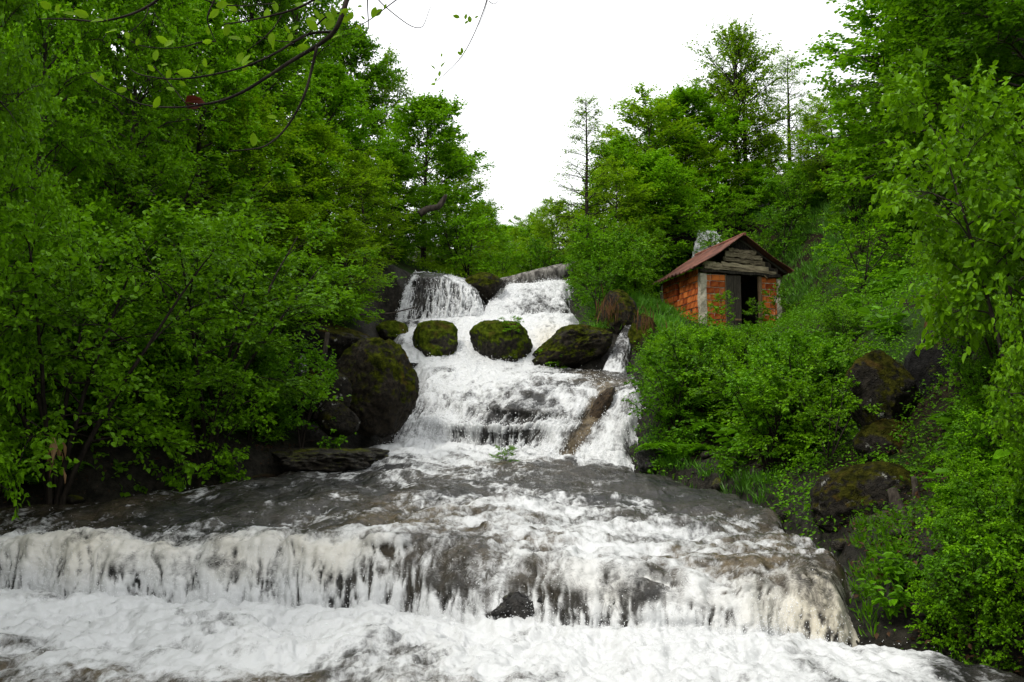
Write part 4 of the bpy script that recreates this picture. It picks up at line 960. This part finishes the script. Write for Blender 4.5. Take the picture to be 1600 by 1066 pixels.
def brick_mesh(w, ribbed, v):
    k = (round(w, 2), ribbed, v)
    if k in _bm: return _bm[k]
    r = np.random.default_rng(int(w * 100) + v * 7 + ribbed); h, t = BH - .028, .11
    if not ribbed:
        m = MB().box((0, 0, 0), (w, t, h), None, .004)
    else:                                                   # grooved hollow brick: comb profile towards the face
        zs, ys = [-h / 2], []
        n = 4; prof = []
        for i in range(n):
            a = -h / 2 + h * i / n; b = a + h / n * .68
            prof += [(-t / 2, a), (-t / 2, b), (-t / 2 + .022, b + .003), (-t / 2 + .022, a + h / n - .003)]
        prof += [(t / 2, h / 2), (t / 2, -h / 2)]
        V = [(sx * w / 2, y, z) for sx in (-1, 1) for y, z in prof]; N_ = len(prof)
        Q = [(i, (i + 1) % N_, N_ + (i + 1) % N_, N_ + i) for i in range(N_)]
        m = MB().add(V, Q)
        T = []
        for s0 in (0, N_):
            c = m.n; m.add([(-w / 2 if s0 == 0 else w / 2, 0, 0)])
            T += [(c, s0 + i, s0 + (i + 1) % N_) for i in range(N_)]
        m.T.append(np.array(T))
    me = m.mesh('brick'); me.materials.append(M_BRICK); _bm[k] = me
    return me
def lay(x0, x1, rows, to_xyz, rot, rib=.3, skip=lambda x, z: False):
    for rI in range(rows):
        x = x0; first = True; z = BH * (rI + .5)
        while x < x1 - .03:
            wd = (.29 if brick_r.random() < .6 else .19) if not (first and rI % 2) else .145
            first = False
            wd = min(wd, x1 - x)
            if x1 - x - wd < .07: wd = x1 - x
            if not skip(x + wd / 2, z):
                b = bpy.data.objects.new('brick', brick_mesh(max(.05, round(wd - .018, 2)), brick_r.random() < rib, int(brick_r.integers(3)))); COL.objects.link(b); b.parent = hut
                b.location = to_xyz(x + wd / 2, z, brick_r.normal(0, .006)); b.rotation_euler = (brick_r.normal(0, .012), brick_r.normal(0, .01), rot + brick_r.normal(0, .012))
            x += wd
NR = 9
f_xyz = lambda s, z, j: (s, .055 + j, z)
lay(.20, .86, NR, f_xyz, 0, .45)
lay(2.13, 2.66, NR, f_xyz, 0, .5, lambda x, z: (z < .5 and x < 2.4) or (x > 2.5 and z > 1.1 and z < 1.3))
lay(.18, HD - .12, NR + 1, lambda s, z, j: (.055 + j, s, z), -math.pi / 2, .08, lambda s, z: (1.55 < s < 1.95 and 1.25 < z < 1.85) or (.62 < s < .82 and .6 < z < .82))
# mortar cores, set back behind the brick faces, with the same openings
def part(name, mb, mat, **k): return mb.build(name, mat, hut, **k)
m = MB()
part('mortar', MB().box((.53, .075, .93), (.64, .10, 1.84)), M_MORTAR); part('mortar', MB().box((2.395, .075, 1.17), (.50, .10, 1.36)), M_MORTAR)
m.box((.075, (.18 + .62) / 2, 1.02), (.10, .44, 2.04)); m.box((.075, .72, .30), (.10, .2, .6)); m.box((.075, .72, 1.435), (.10, .2, 1.21)); m.box((.075, (.82 + 1.55) / 2, 1.02), (.10, .73, 2.04))
m.box((.075, 1.75, .625), (.10, .4, 1.25)); m.box((.075, 1.75, 1.95), (.10, .4, .18)); m.box((.075, (1.95 + HD - .1) / 2, 1.02), (.10, HD - .1 - 1.95, 2.04))
part('mortar', m, M_MORTAR)
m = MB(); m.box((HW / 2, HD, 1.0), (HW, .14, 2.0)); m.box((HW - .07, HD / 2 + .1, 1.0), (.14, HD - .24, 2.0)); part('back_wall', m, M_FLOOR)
part('floor', MB().box((HW / 2, HD / 2, -.06), (HW - .02, HD - .02, .1)), M_FLOOR)
def rough_post(c, s, n=9, jit=.012, chew=0.0):
    V = []; Q = []
    for i in range(n):
        z = c[2] - s[2] / 2 + s[2] * i / (n - 1)
        for a, b in ((-1, -1), (1, -1), (1, 1), (-1, 1)):
            V.append((c[0] + a * s[0] / 2 + brick_r.normal(0, jit) - (chew * brick_r.random() if a > 0 else 0), c[1] + b * s[1] / 2 + brick_r.normal(0, jit), z + (brick_r.normal(0, jit * 2) if i == n - 1 else 0)))
    for i in range(n - 1):
        for j in range(4): Q.append((i * 4 + j, i * 4 + (j + 1) % 4, i * 4 + 4 + (j + 1) % 4, i * 4 + 4 + j))
    Q.append(((n - 1) * 4, (n - 1) * 4 + 1, (n - 1) * 4 + 2, (n - 1) * 4 + 3))
    return MB().add(V, Q)
part('pillar', rough_post((.10, .06, .88), (.20, .2, 2.0)), M_CONC)
part('pillar', rough_post((2.735, .07, .85), (.15, .18, 1.85), 14, .02, .07), M_CONC)['label'] = 'broken concrete pillar at the right corner'
part('pillar', rough_post((.04, HD - .03, .9), (.16, .16, 2.1)), M_CONC)
# door leaf of two stained boards, jamb posts, lintel beams
door = part('door', MB().box((1.13, .0, .98), (.50, .02, 1.66)), M_DOOR)
for cx_, w_ in ((1.01, .24), (1.265, .25)):
    MB().box((cx_, -.022, .98), (w_, .028, 1.70), None, .004).build('plank', M_DOOR, door)
MB().box((1.265, -.045, .42), (.22, .02, .06), None, .003).build('batten', M_POST, door)
part('door_post', rough_post((.885, .03, .95), (.05, .09, 1.85), 6, .004), M_POST)
part('door_post', rough_post((2.075, .01, .93), (.10, .10, 1.80), 6, .006), M_POST)
def beam(x0, x1, y, z0, z1, h, t=.09, n=14, jit=.014, name='plank', mat=None):
    V, Q = [], []
    for i in range(n):
        f = i / (n - 1); x = x0 + (x1 - x0) * f; z = z0 + (z1 - z0) * f
        for a, b in ((-1, -1), (1, -1), (1, 1), (-1, 1)): V.append((x, y + a * t / 2 + brick_r.normal(0, .004), z + b * h / 2 + brick_r.normal(0, jit)))
    for i in range(n - 1):
        for j in range(4): Q.append((i * 4 + j, i * 4 + 4 + j, i * 4 + 4 + (j + 1) % 4, i * 4 + (j + 1) % 4))
    Q += [(0, 1, 2, 3), ((n - 1) * 4 + 3, (n - 1) * 4 + 2, (n - 1) * 4 + 1, (n - 1) * 4)]
    return part(name, MB().add(V, Q), mat or M_WOOD)
beam(-.02, 2.75, -.03, 1.96, 1.86, .10, .16, name='lintel', mat=M_DOOR)
beam(.12, 2.6, -.05, 2.06, 1.95, .09, .14, name='lintel')
beam(.1, .75, -.04, 2.19, 2.13, .13, .08)
beam(.72, 2.35, -.05, 2.18, 2.07, .14, .06)
beam(.80, 2.25, -.03, 2.36, 2.24, .13, .06)
beam(.86, 2.15, -.04, 2.52, 2.41, .15, .06)
beam(1.0, 1.95, -.03, 2.66, 2.58, .11, .05)
beam(1.55, 2.5, .05, 2.28, 2.2, .26, .04, mat=M_DOOR)
beam(2.1, 2.75, .06, 2.06, 2.02, .2, .04, mat=M_DOOR)
beam(1.15, 1.75, .05, 2.82, 2.80, .24, .04, mat=M_DOOR)
MB().box((2.2, -.09, 1.86), (.24, .03, .03), Matrix.Rotation(.75, 3, 'Y').to_4x4()).build('broken_batten', M_POST, hut)
# roof: two corrugated slopes with thickness, ridge cap, rafters
roof = None
def slope(sign):
    nx, ny = 56, 9; cx_ = HW / 2; W2 = HW / 2 + .30; y0, y1 = -.34, HD + .25
    top, low = 3.12, 2.02
    V = []
    for k in range(2):
        for j in range(ny):
            for i in range(nx):
                y = y0 + (y1 - y0) * i / (nx - 1); f = j / (ny - 1)
                x = cx_ + sign * W2 * f; z = top + (low - top) * f + .018 * math.sin(i * 1.45) - .04 * math.sin(f * 3.1) + .015 * math.sin(i * .21 + j) - (.03 if k else 0)
                z -= (.03 * ((i * 7919 + j) % 5) / 5 if j == ny - 1 else 0)
                V.append((x, y, z))
    idx = lambda k, j, i: k * nx * ny + j * nx + i
    Q = []
    for j in range(ny - 1):
        for i in range(nx - 1):
            Q.append((idx(0, j, i), idx(0, j, i + 1), idx(0, j + 1, i + 1), idx(0, j + 1, i))); Q.append((idx(1, j, i), idx(1, j + 1, i), idx(1, j + 1, i + 1), idx(1, j, i + 1)))
    for j in range(ny - 1):
        for i in (0, nx - 1): Q.append((idx(0, j, i), idx(0, j + 1, i), idx(1, j + 1, i), idx(1, j, i)))
    for i in range(nx - 1):
        for j in (0, ny - 1): Q.append((idx(0, j, i), idx(1, j, i), idx(1, j, i + 1), idx(0, j, i + 1)))
    return MB().add(V, Q)
roof = empty('roof'); roof.parent = hut
slope(-1).build('roof_sheet', M_ROOF, roof, True); slope(1).build('roof_sheet', M_ROOF, roof, True)
MB().tube([(HW / 2, -.36, 3.12), (HW / 2, HD + .26, 3.12)], .05, 8).build('ridge', M_ROOF, roof)
for sg in (-1, 1):
    for yy in (.02, 1.5, HD - .05):
        MB().tube([(HW / 2, yy, 3.02), (HW / 2 + sg * (HW / 2 + .22), yy, 1.99)], .045, 6).build('rafter', M_DOOR, roof)

# ------------------------------------------------------------------ fallen log, stumps, dead wood
def log(name, P, r, mat, label, cat, n=14, rough=.12):
    P = np.array(P, float); t = np.linspace(0, 1, len(P)); tt = np.linspace(0, 1, 26)
    Q = np.stack([np.interp(tt, t, P[:, k]) for k in range(3)], 1); Q = gsm(Q, 1.5, 0)
    r = np.interp(tt, np.linspace(0, 1, len(r)), r)
    m = MB().tube(Q, r, n); V = m.V[0]; c = np.repeat(Q, n, 0); c = np.concatenate([c, Q[:1], Q[-1:]])
    dv = V - c; V = c + dv * (1 + rough * fbm(V[:, 0] * 5, V[:, 1] * 5, V[:, 2] * 5, 4))[:, None]; m.V[0] = V
    return tag(m.build(name, mat, None, True), label, cat)
M_LOG = bark_mat('wet_grey_log', (0.03, 0.027, 0.024), (0.26, 0.245, 0.22), 9)
log('fallen_log', [at(775, 444, 29.2), at(820, 436, 29.3), at(860, 428, 29.4), at(905, 418, 29.6)], [.14, .2, .24, .22], M_LOG, 'thick grey fallen log lying across the top of the falls', 'log')
log('tree_stump', [at(1432, 880, 9.6), at(1412, 820, 9.8), at(1394, 765, 10)], [.10, .085, .05], M_BARK, 'leaning brown dead stump in front of the broad mossy boulder', 'stump')
log('tree_stump', [at(1440, 870, 9.8), at(1436, 800, 10), at(1428, 745, 10.1)], [.06, .05, .03], M_BARK, 'thinner dead stem right of the leaning brown stump', 'stump')
log('dead_branch', [at(1165, 660, 16.5), at(1240, 663, 16.3), at(1330, 660, 16.2)], [.035, .035, .02], M_BARK, 'bare branch lying level across the right thicket', 'branch', 6)
log('crooked_branch', [at(655, 335, 28), at(668, 326, 28), at(686, 324, 28), at(692, 314, 28), at(697, 305, 28)], [.11, .10, .09, .08, .05], M_BARK, 'crooked bare branch sticking out of the trees above the upper fall', 'branch', 8)
log('dead_branch', [at(560, 492, 22), at(610, 490, 22.3), at(650, 480, 22.8)], [.025, .02, .012], M_BARK, 'thin bare branch hanging across the left edge of the upper fall', 'branch', 6)
log('mottled_sapling', [at(495, 655, 17.6), at(497, 600, 17.8), at(506, 560, 18), at(512, 520, 18.1)], [.07, .06, .05, .04], M_BARK, 'slim mottled sapling in front of the small dark boulder', 'sapling', 8)

def hang(name, px, py, d, n, L, mat, label, cat, sp=.12, width=.06, seed=3):
    r = np.random.default_rng(seed); o0 = at(px, py, d); a = r.uniform(0, 6.28, n)
    P = r.normal(0, sp * .3, (n, 3)); D = np.stack([np.cos(a) * .28, np.sin(a) * .28, -np.ones(n)], 1) + r.normal(0, .12, (n, 3))
    V, F, k = leaf_cards(P, D, np.stack([np.cos(a), np.sin(a), np.full(n, .2)], 1), L * r.uniform(.5, 1.1, n), 'rhomb', width, .05)
    return tag(obj(name, mesh_np(name, V, F, {'tone': np.repeat(r.random(n), k)}), mat, None, o0), label, cat)
hang('dead_grass_tuft', 1466, 462, 15, 90, .8, M_TAN, 'tan tuft of dead grass hanging on the right slope', 'grass tuft', .2)
for i, (px, py, d, lb) in enumerate([(1163, 535, 24, 'red-brown dead leaves hanging below the hut doorway'), (1168, 600, 21, 'red-brown dead leaves hanging in the middle of the thicket'), (1186, 660, 18, 'red-brown dead leaves hanging low over the water edge')]):
    hang('dead_leaves', px, py, d, 40, .35, M_RED, lb, 'dead leaves', .35, .3, 20 + i)['kind'] = 'thing'
hang('dead_leaves', 90, 690, 12.2, 14, .32, M_TAN, 'pale withered leaves under the many-stemmed hazel', 'dead leaves', .5, .3, 31)['kind'] = 'thing'
hang('dead_grass_tuft', 950, 470, 24.0, 60, .38, M_DEAD, 'brown dead grass hanging over the tall mossy outcrop', 'grass tuft', .5, .05, 32)
hang('dead_grass_tuft', 1008, 492, 22.8, 60, .35, M_DEAD, 'brown dead grass on the outcrop right of the side chute', 'grass tuft', .5, .05, 33)

# ------------------------------------------------------------------ overhanging branches at the top, close to the camera
def leaf_mesh_one():
    V, F, m = leaf_cards(np.zeros((1, 3)), np.array([[1., 0, 0]]), np.array([[0, 0, 1.]]), 1.0, 'oval', .66, .2)
    # finer outline: 10-sided folded blade
    ts = np.array([0, .12, .3, .52, .75, .92, 1.0]); hw = np.array([.0, .15, .25, .28, .21, .09, 0])
    up = [(t, h, .16 * h - .10 * t * t) for t, h in zip(ts, hw)]; dn = [(t, -h, .16 * h - .10 * t * t) for t, h in zip(ts, hw)]; md = [(t, 0, -.03 - .10 * t * t) for t in ts]
    V = up + md + dn; Q = []; n = len(ts)
    for i in range(n - 1): Q.append((i, n + i, n + i + 1, i + 1)); Q.append((n + i, 2 * n + i, 2 * n + i + 1, n + i + 1))
    me = mesh_np('leaf', np.array(V), np.array(Q), {'tone': np.full(len(V), .75)}, True); me.materials.append(M_BRANCHLEAF); return me
M_BRANCHLEAF = leaf_mat('backlit_young_leaf', (0.07, 0.16, 0.004), (0.20, 0.37, 0.008), .62, .1)
_LF = leaf_mesh_one()
def overhang(name, lines, leaves, label, d0, seed=5):
    org = at(*lines[0][0][0], d0)
    root = tag(empty(name, tuple(org)), label, 'branch')
    for ln, r0, r1 in lines:
        P = np.array([at(p[0], p[1], d0 + .03 * math.sin(k * 2.1 + p[0])) for k, p in enumerate(ln)])
        t = np.linspace(0, 1, len(P)); tt = np.linspace(0, 1, len(P) * 4)
        Q = gsm(np.stack([np.interp(tt, t, P[:, k]) for k in range(3)], 1), 1.6, 0) - org
        MB().tube(Q, np.linspace(r0, r1, len(Q)), 7).build('bough' if r0 > .0045 else 'twig', M_BARKD, root, True)
    r = random.Random(seed)
    for (px, py, s, ang) in leaves:
        o = bpy.data.objects.new('leaf', _LF); COL.objects.link(o); o.parent = root
        sc = .9 * s / pxm(d0); a = R_(ang)
        c = at(px, py, d0 + r.uniform(-.10, .10)) - org
        o.location = c - np.array((math.cos(a), 0, math.sin(a))) * sc * .5; o.scale = (sc, sc, sc)
        o.rotation_euler = (math.pi / 2 + r.uniform(-.9, .9), -a + r.uniform(-.2, .2), r.uniform(-.5, .5))
    return root
ov = overhang('overhanging_branch', [
    ([(549, -40), (545, -10), (535, 22), (525, 50), (497, 72), (455, 95), (415, 122), (380, 145), (341, 160), (312, 164)], .0095, .0036),
    ([(495, 73), (485, 118), (477, 147), (461, 181), (440, 210), (414, 231), (388, 234), (360, 236)], .005, .0018),
    ([(525, 50), (482, 50), (450, 72), (419, 90), (373, 109), (296, 124), (256, 124), (215, 117), (204, 108)], .005, .0015),
    ([(520, -30), (493, 0), (459, 16), (419, 26), (380, 34), (350, 38)], .005, .002),
    ([(536, 20), (512, 22), (495, 40), (470, 65), (440, 66), (405, 58), (392, 53)], .003, .0012),
    ([(440, 24), (428, 45), (405, 66), (385, 80)], .0025, .0012),
    ([(312, 164), (292, 168), (247, 168), (215, 162), (195, 153), (150, 130), (141, 119)], .003, .0015),
    ([(350, -30), (335, 0), (321, 29), (330, 50), (337, 65)], .0035, .0015),
    ([(320, 0), (345, 8), (380, 10), (430, 5)], .0025, .0015),
    ([(337, 65), (312, 65), (296, 72), (263, 77), (218, 73), (202, 62)], .0025, .0012),
    ([(240, 104), (263, 128), (287, 158), (295, 166)], .002, .0018),
    ([(270, -25), (249, 0), (218, 18), (186, 29), (150, 35), (105, 29), (60, 30)], .0055, .002),
    ([(232, 12), (228, 28), (212, 44), (200, 52)], .0022, .001),
    ([(575, -30), (574, 0), (575, 26), (577, 50), (558, 58)], .0025, .001),
    ([(580, -20), (590, 0), (608, 16), (642, 43), (661, 45), (667, 26), (673, 10)], .0022, .0008),
    ([(622, -2), (603, 12), (579, 31), (558, 42), (532, 47)], .002, .0012)],
    [(353, 45, 28, 80), (367, 57, 26, 150), (242, 86, 23, 95), (320, 98, 19, 110), (290, 115, 27, 178), (306, 107, 17, 80), (255, 62, 24, 150), (262, 65, 22, 60), (215, 65, 16, 70), (308, 18, 18, 175),
     (325, 47, 20, 115), (324, 65, 17, 190), (336, 22, 22, 40), (376, 90, 24, 70), (388, 98, 24, 30), (384, 106, 20, 60), (332, 114, 15, 20), (246, 160, 25, 55), (397, 218, 27, 85), (425, 182, 19, 165),
     (110, 21, 24, 165), (128, 24, 26, 170), (150, 31, 27, 175), (168, 24, 20, 90), (170, 44, 30, 165), (146, 118, 22, 140), (158, 124, 18, 50), (265, 116, 18, 60), (236, 108, 17, 150), (257, 100, 12, 170), (266, 138, 18, 150),
     (428, 10, 24, 110), (468, 7, 24, 150), (418, 22, 24, 90), (485, 30, 24, 170), (487, 42, 26, 150), (494, 22, 20, 120), (505, 30, 24, 95), (515, 36, 26, 60), (521, 18, 24, 100), (516, 25, 22, 130),
     (540, 28, 24, 20), (547, 24, 20, 65), (537, 17, 20, 40), (525, 57, 18, 200), (583, 19, 22, 80), (591, 20, 19, 40), (562, 10, 9, 180), (567, 28, 10, 130), (560, 42, 11, 150), (602, 10, 9, 60), (500, 1, 22, 20),
     (408, 38, 20, 100), (424, 60, 26, 95), (425, 68, 22, 250), (455, 58, 18, 70), (480, 63, 22, 40), (473, 76, 22, 190), (386, 62, 18, 150), (384, 92, 26, 60), (496, 3, 16, 160), (450, 45, 18, 120), (462, 42, 16, 60),
     (345, 5, 26, 175), (362, 15, 22, 160), (70, 10, 26, 170), (88, 14, 20, 120), (200, 55, 16, 100), (285, 132, 14, 160), (190, 140, 18, 20), (205, 150, 15, 110)],
    'dark overhanging branch with backlit young leaves across the top left', 3.0)
dl = MB(); V, F, _m = leaf_cards(np.zeros((3, 3)), np.array([[1, .1, .0], [1, -.3, .1], [.9, .2, -.25]]), np.array([[0, .6, 1.], [0, -1, .3], [0, .5, -1]]), np.array([.07, .06, .055]), 'oval', .4, .5)
dl.add(V, F, None, .5); dlo = dl.build('dead_leaf', M_RED, ov); dlo['label'] = 'curled red-brown dead leaf'
dlo.location = at(289, 160, 3.0) - np.array(ov.location)
overhang('hanging_twig', [([(765, -30), (762, 0), (745, 45), (726, 84), (705, 108), (677, 131)], .0022, .0008), ([(762, 0), (756, 22), (748, 40)], .001, .0006),
    ([(764, 2), (772, 8), (779, 0)], .0015, .0008), ([(745, 38), (735, 42), (728, 34)], .0007, .0005), ([(726, 88), (712, 93), (698, 92)], .0006, .0005)],
    [(713, 26, 13, 165), (727, 26, 11, 95), (735, 30, 14, 85), (729, 35, 9, 40), (745, 26, 9, 50), (722, 79, 13, 80), (718, 84, 10, 150), (727, 80, 9, 60), (677, 105, 10, 130), (692, 101, 13, 55), (686, 115, 11, 100), (681, 124, 8, 70), (677, 131, 9, 180), (690, 86, 7, 90)],
    'thin hanging twig with a few small leaves against the white sky', 3.2, 9)

# ------------------------------------------------------------------ spray: flying drops along the falls
def spray():
    r = np.random.default_rng(77); pts = []; sz = []
    for P, fo, st, n, h, s0 in ((PW1, FW1, SW1, 14000, .10, .0042), (PW2, FW2, SW2, 6000, .12, .010), (PW4, FW4, SW4, 1800, .08, .012), (PW5, FW5, SW5, 2500, .12, .013), (PW3, FW3, SW3, 2000, .1, .012)):
        w = np.clip(fo, 0, 1) ** 2 * (0.25 + st + 0.6 * (np.clip(fo, 0, 1.2) > .85)); w = w.ravel() / w.sum()
        i = r.choice(len(w), n, p=w); p = P.reshape(-1, 3)[i]
        e = np.abs(r.normal(0, 1, n)) ** 1.5
        p = p + np.stack([r.normal(0, .03, n), -np.abs(r.normal(0, .05, n)), h * e * .45], 1)
        pts.append(p); sz.append(s0 * r.uniform(.4, 1.3, n) * np.exp(-.25 * e))
    pts, sz = np.concatenate(pts), np.concatenate(sz)
    o = np.array([(1, 0, 0), (-1, 0, 0), (0, 1, 0), (0, -1, 0), (0, 0, 1.5), (0, 0, -1.5)]); f = np.array([(0, 2, 4), (2, 1, 4), (1, 3, 4), (3, 0, 4), (2, 0, 5), (1, 2, 5), (3, 1, 5), (0, 3, 5)])
    V = pts[:, None] + sz[:, None, None] * o[None]
    F = (np.arange(len(pts))[:, None, None] * 6 + f[None]).reshape(-1, 3)
    k = NT('spray_drops'); m = k.done(k.principled((.9, .91, .92), .25, .5).outputs[0])
    tag(obj('spray', mesh_np('spray', V.reshape(-1, 3), F, None, True), m), 'white spray flying off the falls', None, None, 'stuff')
spray()

# ------------------------------------------------------------------ labels: what each look-alike stands by
bpy.context.view_layer.update()
LM = [('the hut doorway', 1177, 470), ('the left wall of the hut', 1055, 485), ('the hut roof', 1120, 385), ('the tall mossy boulder', 1378, 610), ('the broad mossy boulder', 1366, 795),
      ('the side chute', 965, 545), ('the level dead branch', 1240, 662), ('the tan dead grass tuft', 1466, 490), ("the main fall's right foot", 1010, 725), ('the fallen log', 840, 433),
      ('the huge round boulder', 583, 606), ('the many-stemmed hazel', 95, 560), ('the upper left fall', 690, 470), ('the thin leafless tree', 920, 300), ('the tall sparse tree', 1160, 130),
      ('the great layered canopy', 1420, 110), ('the crooked bare branch', 690, 320), ('the overhanging branch', 480, 80), ('the leaning brown stump', 1412, 820), ('the near bush', 1590, 330), ('the flat wet slab', 505, 720)]
ORD = 'leftmost second third fourth fifth sixth seventh eighth ninth tenth eleventh twelfth thirteenth fourteenth fifteenth sixteenth seventeenth eighteenth nineteenth twentieth'.split()
def project(o, up):
    p = o.matrix_world.translation; v = np.array((p[0], p[1], p[2] + up - CAMZ)); f = v[1] * CP + v[2] * SP; u = v[2] * CP - v[1] * SP
    return 800 + v[0] / max(f, .01) * FPX, 533 - u / max(f, .01) * FPX
by = {}
for o in list(COL.objects):
    if o.parent is None and o.get('category') and o.get('group') and o.get('group') != 'trees beside the viewpoint': by.setdefault((o['category'], o['label'] if o['category'] in ('tree', 'shrub', 'boulder', 'rock', 'branch', 'log') else ''), []).append(o)
for lb, os_ in by.items():
    if len(os_) < 2: continue
    kind = os_[0]['category']; szs = np.array([o.scale[2] for o in os_]); lo, hi = np.quantile(szs, (.33, .67)); new = {}
    for o in os_:
        up = 4.5 * o.scale[2] if kind == 'tree' else .6 * o.scale[2]
        px, py = project(o, up); nm, lx, ly = min(LM, key=lambda l: (l[1] - px) ** 2 + (l[2] - py) ** 2)
        dx, dy = px - lx, py - ly
        rel = ('right of' if dx > 0 else 'left of') if abs(dx) > abs(dy) else ('above' if dy < 0 else 'below')
        m = next((c.data.materials[0].name for c in o.children if c.name.split('.')[0] in ('crown', 'foliage', 'frond', 'leaf')), '')
        if kind == 'stone': m = 'x'
        tone = {'x': 'dark', 'yellow_green_leaf': 'yellow-green', 'deep_green_leaf': 'deep green', 'herb_leaf': 'dark-stemmed', 'hazel_leaf': 'round-leaved'}.get(m, 'fresh green')
        sz = 'smaller' if o.scale[2] < lo else ('larger' if o.scale[2] > hi else 'middling')
        new.setdefault(f'{sz} {tone} {kind} {rel} {nm}', []).append((px, o))
    for l2, lst in new.items():
        lst.sort(key=lambda q: q[0])
        for i, (px, o) in enumerate(lst):
            o['label'] = l2 if len(lst) == 1 else f'{l2}, ' + (('leftmost' if i == 0 else 'rightmost' if i == len(lst) - 1 else ORD[min(i, 19)] + ' from left'))
